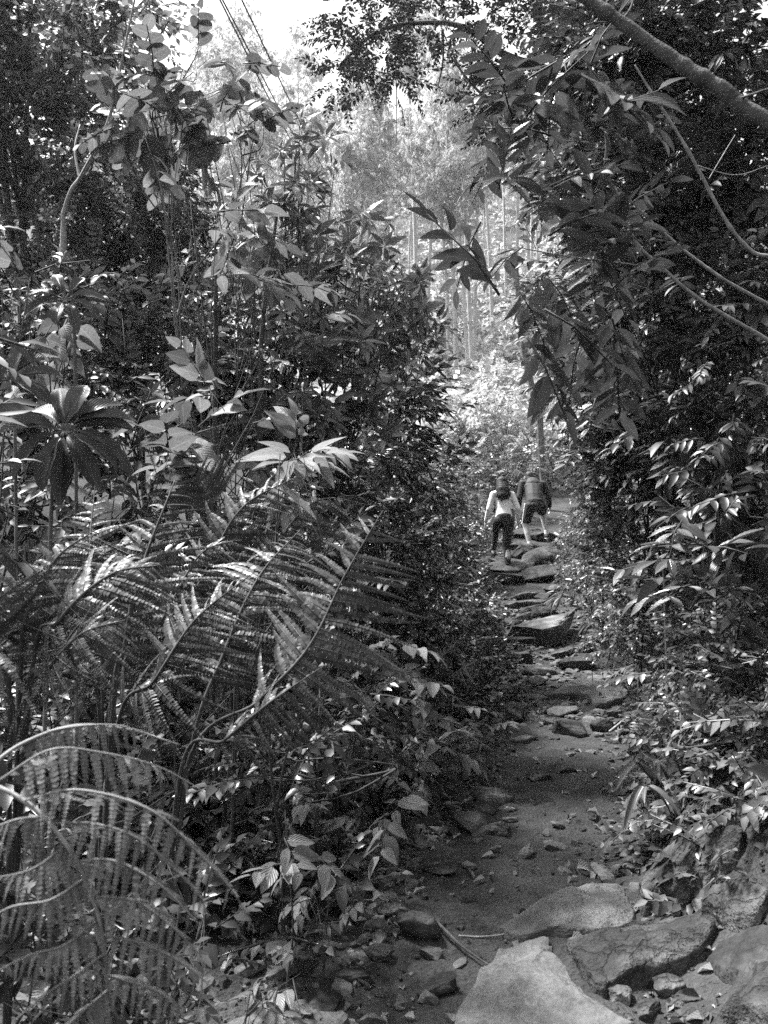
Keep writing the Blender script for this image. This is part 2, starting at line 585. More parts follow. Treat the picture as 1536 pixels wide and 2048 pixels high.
def plant(name, label, cat, base, blobs, sp, dens=3.0, singles=0, group=None, stem_r=.02, stem_mat='bark_dark', droop=.1, seed=0, scale=1.0,
          stems=True, maxn=900, foliage='foliage', stem_name='stem', bend=.25, shell=2.2, clear=1.15):
    """a leafy plant: stems to each clump, leaves one by one where they show largest, the rest of the foliage as one part"""
    r = np.random.default_rng(seed + 100)
    S = SP[sp]
    base = np.asarray(base, float)
    root = thing(name, label, cat, base, group)
    P, D, U = [], [], []
    st = MB()
    main = None
    for bi, (c, rx, ry, rz) in enumerate(blobs):
        n = int(min(maxn, max(3, dens * math.pi * rx * rz / (S.area * scale * scale))))
        p, d, u = blob_sprays(c, rx, ry, rz, n, r, droop, shell)
        P.append(p)
        D.append(d)
        U.append(u)
        if stems:
            c = np.asarray(c)
            if main is None:
                start, r0 = base, stem_r
            else:
                start, r0 = main[int(r.integers(6, 13))], stem_r * .55
                if start[2] > c[2] + .1:
                    start = main[3]
            mid = start * .5 + c * .5 + r.normal(0, bend * (.4 if main is None else .9), 3) * np.array([1, 1, .3])
            pts = spline([start, start * .75 + mid * .25 + np.array([0, 0, .1 * (c[2] - start[2])]), mid, c + np.array([0, 0, rz * .6])], 14)
            if main is None:
                main = pts
            tube(st, pts, [r0, r0 * .75, r0 * .45, r0 * .2], 6)
            for q in range(min(5, n)):
                i = r.integers(0, n)
                k = pts[r.integers(7, 13)]
                m = (k + p[i]) / 2 + r.normal(0, .05, 3) + np.array([0, 0, -.05])
                tube(st, spline([k, m, p[i]], 6), [stem_r * .3, stem_r * .12], 4)
    P, D, U = np.concatenate(P), np.concatenate(D), np.concatenate(U)
    # keep foliage out of the ground and away from the lens
    ok = (P[:, 2] > ground(P[:, 0], P[:, 1]) + .03) & (np.linalg.norm(P - CAMP, axis=1) > clear)
    P, D, U = P[ok], D[ok], U[ok]
    n = len(P)
    M = frames(D, U) * (scale * r.uniform(.62, 1.25, n))[:, None, None]
    var = r.integers(0, len(S.sprays), n)
    sh = r.uniform(0, 1, n)
    single = np.zeros(n, bool)
    nlf = np.array([len(q[1]) for q in S.sprays])
    if singles:
        near = np.linalg.norm(P - CAMP, axis=1)
        k = max(1, int(singles / S.n))
        order = np.argsort(near + r.normal(0, .12, n))
        single[order[np.cumsum(nlf[var[order]]) <= min(singles, 299)]] = True
    fol = MB()
    for q, (data, Rs, Ps, tw, lo) in enumerate(S.sprays):
        far = P[:, 1] > 7.8
        m = (var == q) & ~single
        fol.inst(data, M[m & ~far], P[m & ~far], sh[m & ~far])
        fol.inst(lo, M[m & far], P[m & far], sh[m & far])
        m2 = var == q
        if tw is not None:
            st.inst(tw, M[m2], P[m2])
    if fol.n:
        fol.build(foliage, S.mat, root, kind='stuff')
    if st.n:
        st.build(stem_name, stem_mat, root)
    count = 0
    if singles:
        lm = S.leaf_mesh()
        for i in np.nonzero(single)[0]:
            data, Rs, Ps, tw, lo = S.sprays[var[i]]
            for Rl, Pl in zip(Rs, Ps):
                A = Matrix((M[i] @ Rl).tolist()).to_4x4()
                A.translation = Vector(M[i] @ Pl + P[i])
                put('leaf', lm[int(r.integers(0, 3))], root, A)
                count += 1
    return root


def B(px, py, d, rx, rz, ry=None):
    """a clump seen around px, py at depth d, rx and rz its half width and height in photograph pixels"""
    k = d / F
    return (at(px, py, d), rx * k, ry if ry else min(1.2, max(.25, rx * k * .7)), rz * k)


def gbase(px, d, dy=0.0):
    p = at(px, 1024, d)
    return np.array([p[0], p[1] + dy, ground(p[0], p[1] + dy) - .03])


#@@SETTING
# ------------------------------------------------------------------ ground sheet
def make_ground():
    xs = np.unique(np.concatenate([np.linspace(-90, -8, 34), np.linspace(-8, -1, 60), np.linspace(-1, 4.5, 150), np.linspace(4.5, 9, 40), np.linspace(9, 100, 34)]))
    ys = np.unique(np.concatenate([np.linspace(-12, 1.5, 16), np.linspace(1.5, 8, 190), np.linspace(8, 20, 170), np.linspace(20, 32, 40), np.linspace(32, 150, 50)]))
    X, Y = np.meshgrid(xs, ys, indexing='ij')
    Z = ground(X, Y)
    u = np.abs(X - xc(Y))
    Z = Z + (.014 * bump2(X, Y, 31) + .009 * bump2(Y, X, 67) - .02 * np.maximum(bump2(X + 2, Y, 9), 0)) * np.clip((12 - Y) / 8, 0, 1)
    n, m = X.shape
    idx = np.arange(n * m).reshape(n, m)
    a, b, c, d = idx[:-1, :-1].ravel(), idx[1:, :-1].ravel(), idx[1:, 1:].ravel(), idx[:-1, 1:].ravel()
    mb = MB()
    mb.raw(np.stack([X, Y, Z], -1).reshape(-1, 3), np.concatenate([np.stack([a, b, c], 1), np.stack([a, c, d], 1)]))
    mb.build('ground', 'soil', kind='structure')


make_ground()


# ------------------------------------------------------------------ stones
def ico(n):
    bm = bmesh.new()
    bmesh.ops.create_icosphere(bm, subdivisions=n, radius=1.0)
    v = np.array([x.co[:] for x in bm.verts])
    t = np.array([[x.index for x in f.verts] for f in bm.faces])
    bm.free()
    return v, t


ICO3, ICO1 = ico(4), ico(1)


def noise3(v, s, seed):
    r = np.random.default_rng(seed)
    o = np.zeros(len(v))
    for k in range(5):
        d = norm(r.normal(0, 1, 3))
        e = norm(r.normal(0, 1, 3))
        f = s * (1 + .8 * k)
        o += np.sin(v @ d * f + r.uniform(0, 6)) * np.sin(v @ e * f + r.uniform(0, 6)) / (1 + .8 * k)
    return o


def stone_shape(seed, box=.75, cuts=13):
    r = np.random.default_rng(seed)
    v, t = ICO3
    p = np.sign(v) * np.abs(v) ** box
    for k in range(cuts):
        d = norm(r.normal(0, 1, 3))
        h = r.uniform(.55, .9)
        over = np.maximum(p @ d - h, 0)
        p = p - over[:, None] * d * .93
    p = p * (1 + .05 * noise3(v, 3, seed)[:, None] + .03 * (np.abs(noise3(v, 9, seed + 1)) - .3)[:, None] + .012 * noise3(v, 25, seed + 2)[:, None])
    return p, t


def stone(label, px, py, w, h=.4, ry=.8, mat='rock', yaw=0, tx=0, ty=0, box=.72, seed=None, group='stones along the footpath', name='stone', sink=.22):
    seed = int(px * 7 + py) if seed is None else seed
    g, d = ground_hit(px, py)
    w = w * d / F
    p, t = stone_shape(seed, box)
    p = p * np.array([w / 2, w * ry / 2, w * h / 2]) * 1.12
    Mx = Matrix.Rotation(R(yaw), 3, 'Z') @ Matrix.Rotation(R(ty), 3, 'Y') @ Matrix.Rotation(R(tx), 3, 'X')
    p = p @ np.array(Mx).T
    c = np.array([g[0], g[1] + w * ry * .42, 0])
    c[2] = float(ground(c[0], c[1])) * .5 + g[2] * .5 + w * h * (.5 - sink)
    mb = MB()
    mb.raw(p, t)
    o = mb.build(name, mat)
    o.location = c
    return tag(o, label, 'stone', group)


def slab(label, outline, t=.08, mat='rock', tilt=0.0, group='stones along the footpath', name='stone_slab', dome=.25, rough=.012, seed=1):
    pts = []
    for (a, b) in outline:
        g, d = ground_hit(a, b)
        pts.append(g)
    pts = np.array(pts)
    c = pts.mean(0)
    loop = spline(np.vstack([pts, pts[:1]]), 113)[:-1]
    n = len(loop)
    if np.cross((loop[0] - c)[:2], (loop[8] - c)[:2]) < 0:
        loop = loop[::-1]
    off = loop - c
    rows = [(1.05, -.08), (1.03, t * .2), (1.02, t * .5), (1.005, t * .82), (.985, t * .97), (.94, t * 1.02)] + [(s, t * (1.03 + dome * (1 - s * s))) for s in (.88, .8, .72, .62, .52, .42, .32, .22, .12, .05)]
    V = []
    for i, (s, z) in enumerate(rows):
        q = c + off * s
        q[:, 2] = c[2] + (q[:, 2] - c[2]) * (1 if i < 1 else .93) + z
        q[:, 2] += tilt * (q[:, 0] - c[0])
        q += (noise3(q, 8, seed) * rough + (np.abs(noise3(q, 22, seed + 2)) - .3) * rough * .8 + noise3(q, 70, seed + 3) * rough * .22)[:, None] * np.array([.7, .7, 1 if i else 0])
        V.append(q)
    V = np.vstack(V + [c[None] + np.array([0, 0, t * (1.05 + dome)])])
    T = []
    for i in range(len(rows) - 1):
        for k in range(n):
            a, b = i * n + k, i * n + (k + 1) % n
            T += [(a, b, b + n), (a, b + n, a + n)]
    i = len(rows) - 1
    T += [(i * n + k, i * n + (k + 1) % n, len(V) - 1) for k in range(n)]
    mb = MB()
    mb.raw(V - c, T)
    o = mb.build(name, mat)
    o.location = c
    return tag(o, label, 'stone', group)


slab('smooth pale wedge-shaped rock lying across the bottom of the path', [(1000, 1868), (1060, 1838), (1120, 1812), (1180, 1796), (1225, 1792), (1258, 1815), (1270, 1848), (1250, 1870), (1180, 1880), (1100, 1876), (1050, 1886)], .05, 'rock_pale', dome=.8)
slab('broad pale bedrock slab at the bottom edge, below the wedge-shaped rock', [(1000, 1905), (1060, 1890), (1095, 1895), (1105, 1930), (1145, 1980), (1195, 2015), (1250, 2070), (930, 2070), (945, 1995), (960, 1955), (985, 1933)], .03, 'rock_mid', dome=.6, rough=.015)
slab('large flat grey flagstone with a dark overhanging front edge', [(1135, 1908), (1200, 1893), (1290, 1886), (1350, 1862), (1425, 1862), (1418, 1900), (1380, 1935), (1330, 1968), (1260, 1980), (1210, 1998), (1170, 1968)], .06, 'rock', dome=.1)
slab('narrow raised stone lip behind the large flat flagstone', [(1250, 1876), (1290, 1858), (1335, 1842), (1352, 1850), (1335, 1880), (1290, 1894)], .05, 'rock')
slab('blocky stone with a dark undercut front beside the mossy boulder', [(1405, 1838), (1425, 1810), (1500, 1803), (1535, 1815), (1500, 1865), (1440, 1856)], .07, 'rock')
slab('tilted dark slab at the bottom right edge of the path', [(1420, 1935), (1460, 1898), (1530, 1868), (1575, 1890), (1555, 1965), (1470, 1975)], .05, 'rock_dark')
slab('pale squared slab in the bottom right corner', [(1440, 2070), (1478, 1985), (1505, 1955), (1600, 1965), (1620, 2080)], .06, 'rock')
slab('long mossy boulder set into the right bank above the flagstones', [(1280, 1800), (1330, 1752), (1400, 1702), (1450, 1678), (1488, 1692), (1450, 1750), (1390, 1800), (1325, 1828), (1290, 1828)], .09, 'rock', dome=.5, rough=.02)
slab('wide flat pale flagstone halfway along the path', [(1100, 1400), (1150, 1374), (1200, 1372), (1252, 1390), (1247, 1410), (1195, 1418), (1170, 1404)], .08, 'rock_pale')

for a in [
    ('big smooth pale boulder filling the path below the steps', 1094, 1292, 160, .42, .8, 'rock_pale', 8, 4, -15, .62, 77),
    ('rounded slab step directly above the big pale boulder', 1082, 1236, 76, .4, .6, 'rock', 5, 0, -12, .7),
    ('low ledge stone at the foot of the stone steps', 1062, 1294, 110, .2, .5, 'rock_dark', 4, 0, 0, .6),
    ('second slab step, thin and level', 1060, 1215, 70, .26, .6, 'rock', -4, 0, -3, .6),
    ('thin slab of the steps beside a small palm tuft', 1050, 1200, 62, .3, .6, 'rock', 3, 0, -6, .6),
    ('long level slab spanning the left of the steps', 1005, 1172, 100, .32, .6, 'rock_dark', 2, 0, 3, .6),
    ('humped slab spanning the right of the steps', 1078, 1166, 92, .42, .6, 'rock', -6, 0, -14, .75),
    ("broad slab under the woman's standing foot", 1030, 1149, 110, .28, .55, 'rock', 3, 0, -4, .6),
    ('mossy hump of rock right of the woman', 1088, 1140, 88, .6, .8, 'rock', 0, 0, -18, .95),
    ('dark rounded block between the two walkers', 1050, 1118, 62, .5, .7, 'rock_dark', 10, 0, 6, .7),
    ("flat slab under the man's lower foot", 1062, 1104, 70, .32, .7, 'rock', 0, 0, 0, .6),
    ("slab under the man's raised foot", 1092, 1084, 62, .4, .8, 'rock_dark', 0, 0, 0, .6),
    ('highest slab of the steps, beyond the man', 1060, 1078, 80, .3, .7, 'rock_dark', 0, 0, 0, .6),
    ("small pale block beside the woman's trailing foot", 982, 1132, 36, .6, .9, 'rock', 10, 0, 0, .7),
    ('small rounded stone at the left end of the long step', 955, 1168, 32, .5, .8, 'rock', 0, 0, 0, .8),
    ('pale stone wedged between the steps and the right bank', 1108, 1186, 36, .6, .8, 'rock_pale', 0, 0, 0, .8),
    ('small grey stone propped beneath the second slab step', 1026, 1220, 30, .8, .8, 'rock', 20, 0, 0, .8),
    ('tilted leaf-shaped stone left of the rounded slab step', 1046, 1242, 44, .35, .6, 'rock', 0, 0, -28, .8),
    ('small dark stone in the gap left of the big pale boulder', 1034, 1264, 26, 1.1, .8, 'rock_dark', 20, 0, -20, .8),
    ('dark angular block left of the path below the boulder', 1036, 1342, 78, .5, .7, 'rock_dark', -10, 0, -8, .6),
    ('low flat-topped stone in the middle of the rubble', 1088, 1352, 86, .3, .7, 'rock', 4, 0, 8, .65),
    ('squat pale-topped block in the rubble', 1152, 1342, 68, .45, .7, 'rock', -8, 0, -6, .65),
    ('thin sloping stone at the right edge of the rubble', 1222, 1336, 62, .3, .9, 'rock', 24, 0, -16, .7),
    ('long tilted slab sticking out of the right of the rubble', 1120, 1316, 60, .28, .6, 'rock', 18, 0, -16, .6),
    ('rounded flat stone in front of the rubble', 1068, 1372, 46, .4, .7, 'rock_dark', 0, 0, 0, .8),
    ('brown angular stone under the left bank fern', 1020, 1446, 84, .5, .8, 'rock', 8, 0, 4, .75),
    ('low stone beside the angular stone under the fern', 1094, 1450, 52, .3, .7, 'rock', -6, 0, 0, .7),
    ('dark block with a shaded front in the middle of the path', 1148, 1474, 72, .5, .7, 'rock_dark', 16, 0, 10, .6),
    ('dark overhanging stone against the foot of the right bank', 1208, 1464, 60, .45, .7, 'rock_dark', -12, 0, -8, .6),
    ('small oval pebble-like stone below the dark blocks', 1200, 1476, 26, .5, .6, 'rock_pale', 0, 0, 0, .95),
    ('longest grey stone on the left edge of the path', 992, 1612, 98, .42, .55, 'rock', -12, 0, 8, .8),
    ('flat stone in front of the longest grey stone', 965, 1628, 78, .3, .6, 'rock_dark', -6, 0, 4, .7),
    ('pale angular stone on the left edge of the path', 952, 1668, 80, .55, .8, 'rock_pale', 14, 0, 6, .65),
    ('small stone touching the pale angular stone', 1006, 1672, 38, .6, .8, 'rock', 0, 0, 0, .7),
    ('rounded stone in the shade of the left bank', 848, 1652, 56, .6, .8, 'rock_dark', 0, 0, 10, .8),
    ('small upright pale stone at the left edge of the dirt', 840, 1702, 36, .95, .9, 'rock_pale', 0, 0, 0, .8),
    ('little leaning stone left of the pale angular stone', 911, 1676, 28, .8, .7, 'rock', 30, 0, 20, .7),
    ('low round stone sunk in the dirt above the longest stone', 1080, 1562, 52, .35, .8, 'rock', 0, 0, 0, .9),
    ('dark stone sunk in the middle of the path', 1126, 1546, 50, .35, .7, 'rock_dark', 0, 0, 0, .8),
    ('flat half-buried stone on the bare dirt at left', 884, 1752, 74, .2, .7, 'rock', 10, 0, 0, .8),
    ('squarish stone at the left among the leaf litter', 788, 1836, 62, .55, .8, 'rock', 16, 0, 10, .6),
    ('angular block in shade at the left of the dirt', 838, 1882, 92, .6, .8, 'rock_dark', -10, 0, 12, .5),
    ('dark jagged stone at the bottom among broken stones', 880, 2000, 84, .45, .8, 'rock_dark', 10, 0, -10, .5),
    ('small stone at the bottom between the slabs', 1250, 2010, 56, .6, .8, 'rock_pale', 10, 0, 0, .7),
    ('rough lump of stone beside the bottom right slab', 1345, 1990, 70, .5, .8, 'rock', 30, 0, 0, .8),
    ('small stone lying in front of the large flat flagstone', 1300, 2040, 60, .5, .8, 'rock', 50, 0, 0, .7),
    ('little white stone on the tip of the bedrock slab', 1094, 1893, 15, .8, .8, 'rock_pale', 50, 0, 0, .8),
    ('flat stone among the litter at the bottom left', 700, 1975, 90, .25, .7, 'rock_dark', 20, 0, 0, .8),
    ('grey stone in front of the shaded angular block at left', 760, 1925, 60, .4, .8, 'rock', 5, 0, 0, .7),
    ('flat slab right of the low ledge at the foot of the steps', 1172, 1304, 66, .25, .7, 'rock', 10, 0, -8, .6),
    ('grey slab at the left edge between the ledge and the dark angular block', 1030, 1316, 56, .3, .7, 'rock', -6, 0, 6, .6),
    ('stone at the left edge of the path, nearest the small overhanging fern', 1004, 1392, 62, .4, .8, 'rock', 8, 0, 0, .7),
    ('flat stone touching the left end of the wide flagstone', 1072, 1404, 58, .28, .7, 'rock_mid', -6, 0, 5, .6),
    ('low grey stone between the wide flagstone and the dark block', 1130, 1432, 62, .3, .7, 'rock_mid', 12, 0, -6, .65),
    ('half-sunk slab right of the dark block in mid path', 1236, 1436, 60, .3, .8, 'rock', 20, 0, -10, .65),
    ('thin slab lying along the right edge above the wide flagstone', 1196, 1366, 58, .25, .7, 'rock_mid', 14, 0, -10, .6),
    ('sunken flat stone below the brown angular stone', 1052, 1486, 58, .22, .8, 'rock_mid', -8, 0, 0, .7),
    ('low stone on the left side below the fern tips', 640, 2030, 90, .35, .8, 'rock_dark', 5, 0, 0, .7),
]:
    stone(*a)

# gravel and fallen leaves: nobody could count them
def scatter_ground(n, xr, yr, keep, r):
    x = r.uniform(*xr, n)
    y = yr[0] + (yr[1] - yr[0]) * r.uniform(0, 1, n) ** 1.35
    k = keep(x, y, r)
    x, y = x[k], y[k]
    return np.stack([x, y, ground(x, y)], -1)


def make_litter():
    r = np.random.default_rng(5)
    def onpath(x, y, r):
        u = np.abs(x - xc(y)) / half(y)
        return r.uniform(0, 1, len(x)) < np.where(u < .55, .12, np.where(u < 1.5, .8, .2))
    P = scatter_ground(15000, (-1.6, 4), (1.9, 15), onpath, r)
    mb = MB()
    tpls = []
    for s in range(4):
        v, t = ICO1
        tpls.append((v * (1 + .25 * noise3(v, 2, s)[:, None]) * np.array([1, .8, .55]), t, np.zeros((len(v), 2)), np.zeros(len(v))))
    sz = .008 + .034 * r.uniform(0, 1, len(P)) ** 4
    pick = r.integers(0, 4, len(P))
    D = frames(r.normal(0, 1, (len(P), 3)) * np.array([1, 1, .2]), np.tile([0, 0, 1.0], (len(P), 1))) * sz[:, None, None]
    for k in range(4):
        mb.inst(tpls[k], D[pick == k], P[pick == k])
    mb.build('gravel', 'rock', smooth=False, kind='stuff')
    P = scatter_ground(21000, (-1.9, 4.2), (1.9, 14), lambda x, y, r: r.uniform(0, 1, len(x)) < np.where(np.abs(x - xc(y)) < half(y) * .6, .13, np.where(x < xc(y), .85, .5)), r)
    mb = MB()
    for i, c in enumerate((-.6, .3, 1.2)):
        tp = leaf_tpl('ovate', 4, 2, .5, .5 * c, .05, i)
        k = r.integers(0, 3, len(P)) == i
        n = int(k.sum())
        L = .015 + .06 * r.uniform(0, 1, n) ** 2
        M = frames(r.normal(0, 1, (n, 3)) * np.array([1, 1, .15]), np.array([0, 0, 1.0]) + r.normal(0, .35, (n, 3)))
        M = M * np.stack([L * .55, L, L], -1)[:, None, :]
        mb.inst(tp, M, P[k] + np.array([0, 0, .008]), r.uniform(0, 1, n))
    mb.build('leaf_litter', 'lf_dead', kind='stuff')


make_litter()


def make_rubble():
    r = np.random.default_rng(45)
    mb = MB()
    v, t = ico(2)
    tp = []
    for k in range(6):
        p = np.sign(v) * np.abs(v) ** .7
        for c in range(9):
            d = norm(r.normal(0, 1, 3))
            p = p - np.maximum(p @ d - r.uniform(.42, .8), 0)[:, None] * d * .95
        tp.append((p * np.array([1, .75, .5]) * (1 + .05 * noise3(p, 6, k)[:, None]), t, np.zeros((len(v), 2)), np.zeros(len(v))))
    n = 11000
    y = r.uniform(1.9, 13.5, n)
    u = r.normal(-.15, .95, n)
    x = xc(y) + u * half(y)
    zone = np.where((y > 7.6) & (y < 13), .75, np.where(np.abs(u) > .72, .55, .05)) * np.where((u < -.55) & (y < 5.5), 2.4, 1) * np.where((u > .5) & (y < 3.4), .35, 1)
    k = r.uniform(0, 1, n) < zone * .5
    x, y = x[k], y[k]
    n = len(x)
    P = np.stack([x, y, ground(x, y)], -1)
    s = .012 + .07 * r.uniform(0, 1, n) ** 2.2
    M = frames(r.normal(0, 1, (n, 3)) * np.array([1, 1, .15]), np.array([0, 0, 1.0]) + r.normal(0, .3, (n, 3))) * s[:, None, None]
    pick = r.integers(0, 6, n)
    for q in range(6):
        mb.inst(tp[q], M[pick == q], P[pick == q])
    mb.build('rubble', 'rock_mid', smooth=False, kind='stuff')


make_rubble()

for (px, py, s, rot, lab) in [
    (1098, 1838, 40, 20, 'curled pale dead leaf at the left tip of the wedge-shaped rock'),
    (1156, 1706, 30, 80, 'crumpled pale dead leaf in the middle of the bare dirt'),
    (1112, 1702, 12, 40, 'tiny white leaf scrap left of the crumpled dead leaf'),
    (1172, 1748, 34, 100, 'wide ragged pale leaf on the dirt above the wedge-shaped rock'),
    (1205, 1746, 22, 60, 'smaller ragged leaf beside the wide ragged pale leaf'),
    (1160, 1896, 34, 120, 'broken curled leaf in the gap before the large flagstone'),
    (1412, 1700, 36, -40, 'narrow white leaf lying on the long mossy boulder'),
    (1222, 1692, 40, -70, 'pale dry leaf blade at the foot of the right bank'),
    (1186, 1632, 40, 60, 'pale flat leaf at the right edge of the dirt'),
    (1208, 1414, 22, 60, 'small white leaf on the wide flat pale flagstone'),
]:
    g, d = ground_hit(px, py)
    L = s * d / F
    tp = leaf_tpl('narrow' if s in (36, 40) else 'ovate', 8, 4, .8, .55, .06, int(px))
    mb = MB()
    a = R(rot)
    M = fr1([math.sin(a), math.cos(a), .12], [0, -.35, 1]) * np.array([L * (.3 if s in (36, 40) else .75), L, L])
    mb.inst(tp, [M], [[0, 0, 0]])
    o = mb.build('dead_leaf', 'lf_pale')
    o.location = (g[0] - math.sin(a) * L / 2, g[1] - math.cos(a) * L / 2, g[2] + (.09 if 'on the' in lab and ('boulder' in lab or 'flagstone' in lab) else .025))
    tag(o, lab, 'leaf', 'fallen leaves on the path')


def ground_stick(label, pix, r0, mat='stem_pale', lift=.012):
    pts = []
    for a, b in pix:
        g, d = ground_hit(a, b)
        pts.append(g + np.array([0, 0, lift]))
    mb = MB()
    tube(mb, spline(pts, 18), [r0, r0 * .9, r0 * .4], 6)
    return tag(mb.build('twig', mat), label, 'twig', 'twigs on the ground')


ground_stick('thin dark stick lying slantwise beside the bedrock slab', [(862, 1846), (920, 1905), (985, 1952)], .007, 'bark_dark', .03)
ground_stick('pale curved twig on the dirt before the wedge-shaped rock', [(918, 1878), (960, 1880), (1010, 1874), (1065, 1852)], .005)
ground_stick('long thin dark stick across the shade at lower left', [(610, 1832), (690, 1830), (800, 1828)], .006, 'bark', .06)
ground_stick('pale broken stem leaning down the right bank to the path', [(1220, 1475), (1262, 1440), (1305, 1400)], .012, 'stem_pale', .05)
ground_stick('short dark stick next to the curled pale dead leaf', [(1062, 1822), (1080, 1832), (1096, 1846)], .005, 'bark_dark', .02)


# ------------------------------------------------------------------ ferns
def pinna_tpl(n=20, ratio=.17, droop=.22, detail=False, seed=0, ang=70):
    """one pinna along +Y, unit length, with a row of pinnules on both sides"""
    r = np.random.default_rng(seed)
    mb = MB()
    for i in range(n):
        v = (i + .6) / n
        ln = ratio * (1 - v) ** .75 * min(1, .55 + v * 5) * r.uniform(.9, 1.08)
        for s in (-1, 1):
            a = R(ang - 25 * v + r.normal(0, 3))
            d = np.array([s * math.sin(a), math.cos(a), -.10 + r.normal(0, .09)])
            p = np.array([0, v, -droop * v * v])
            M = fr1(d, [r.normal(0, .12), -.3 * droop, 1]) * np.array([.86 / n * 1.15, ln, ln])
            if detail:
                mb.inst(leaf_tpl('oblong' if False else 'ovate', 5, 2, .25, .15, 0, i), [M], [p], np.array([r.uniform(0, .25)]))
            else:
                tv = np.array([(-.5, 0, 0), (.5, 0, 0), (.42, .6, .03), (0, 1, -.06), (-.46, .55, .03)])
                mb.inst((tv, np.array([(0, 1, 2), (0, 2, 4), (4, 2, 3)]), np.zeros((5, 2)), np.zeros(5)), [M], [p], np.array([r.uniform(0, .25)]))
    ys = np.linspace(0, 1, 6)
    tube(mb, np.stack([0 * ys, ys, -droop * ys ** 2 + .004], -1), [.007, .003], 3)
    return mb


PIN = [pinna_tpl(26, .085, .2 + .1 * k, False, k).data() for k in range(4)]
PIN_MESH = None


def frond_frames(ctrl, n_pairs, Lmax, up, stalk=.2, ang=68, seed=0, droop=.12, samples=60, peak=.18):
    r = np.random.default_rng(seed)
    pts = spline(ctrl, samples)
    tg = norm(np.gradient(pts, axis=0))
    up = norm(np.asarray(up, float))
    Rs, Ps = [], []
    for i in range(n_pairs):
        s = (i + .3) / n_pairs
        t = stalk + (1 - stalk) * s
        k = t * (samples - 1)
        p = np.array([np.interp(k, np.arange(samples), pts[:, c]) for c in range(3)])
        T = tg[min(samples - 1, int(k))]
        side = norm(np.cross(T, up))
        n = np.cross(side, T)
        L0 = Lmax * math.sin(math.pi * (peak + (1 - peak) * s)) ** .8 * r.uniform(.93, 1.05)
        for sg in (-1, 1):
            if r.uniform() < .06:
                continue
            L = L0 * r.uniform(.82, 1.08) * (.5 if r.uniform() < .05 else 1)
            a = R(ang - 22 * s + r.normal(0, 6))
            d = math.cos(a) * T + sg * math.sin(a) * side - n * .05 + np.array([0, 0, -droop])
            Rs.append(fr1(d + r.normal(0, .05, 3), n + .12 * sg * side + r.normal(0, .2, 3)) * L)
            Ps.append(p + T * (.004 * sg))
    return pts, np.array(Rs), np.array(Ps)


def frond(parent, ctrl, n_pairs, Lmax, up=(0, -.35, 1), stalk=.2, ang=68, seed=0, droop=.12, r0=.006, single=True, mat='lf_fern', rmat='bark_dark', label=None):
    global PIN_MESH
    pts, Rs, Ps = frond_frames(ctrl, n_pairs, Lmax, up, stalk, ang, seed, droop)
    mb = MB()
    tube(mb, pts, [r0, r0 * .8, r0 * .25], 6)
    fo = mb.build('frond', rmat, parent)
    pick = np.random.default_rng(seed).integers(0, 4, len(Rs))
    if single:
        if PIN_MESH is None:
            PIN_MESH = []
            for d in PIN:
                m = MB()
                m.raw(*d)
                PIN_MESH.append(m.mesh('pinna', mat))
        for k in range(len(Rs)):
            A = Matrix(Rs[k].tolist()).to_4x4()
            A.translation = Vector(Ps[k])
            put('pinna', PIN_MESH[pick[k]], fo, A)
    else:
        m = MB()
        for k in range(4):
            m.inst(PIN[k], Rs[pick == k], Ps[pick == k], np.random.default_rng(seed).uniform(0, 1, int((pick == k).sum())))
        m.build('pinna', mat, fo)
    return fo


def P3(*pts):
    return [at(*p) for p in pts]


def fern(label, base, fronds, group='ferns in the left foreground', single=True):
    b = np.asarray(base, float)
    root = thing('fern', label, 'fern', b, group)
    for i, f in enumerate(fronds):
        ctrl = [b] + list(f['c']) if f.get('root', True) else list(f['c'])
        frond(root, ctrl, int(f.get('n', 24) * .92), f['L'], f.get('up', (0, -.35, 1)), f.get('stalk', .3), f.get('ang', 70), int(b[0] * 50 + i * 7) % 900 + 1, f.get('droop', .15), f.get('r', .006), f.get('single', single))
    return root


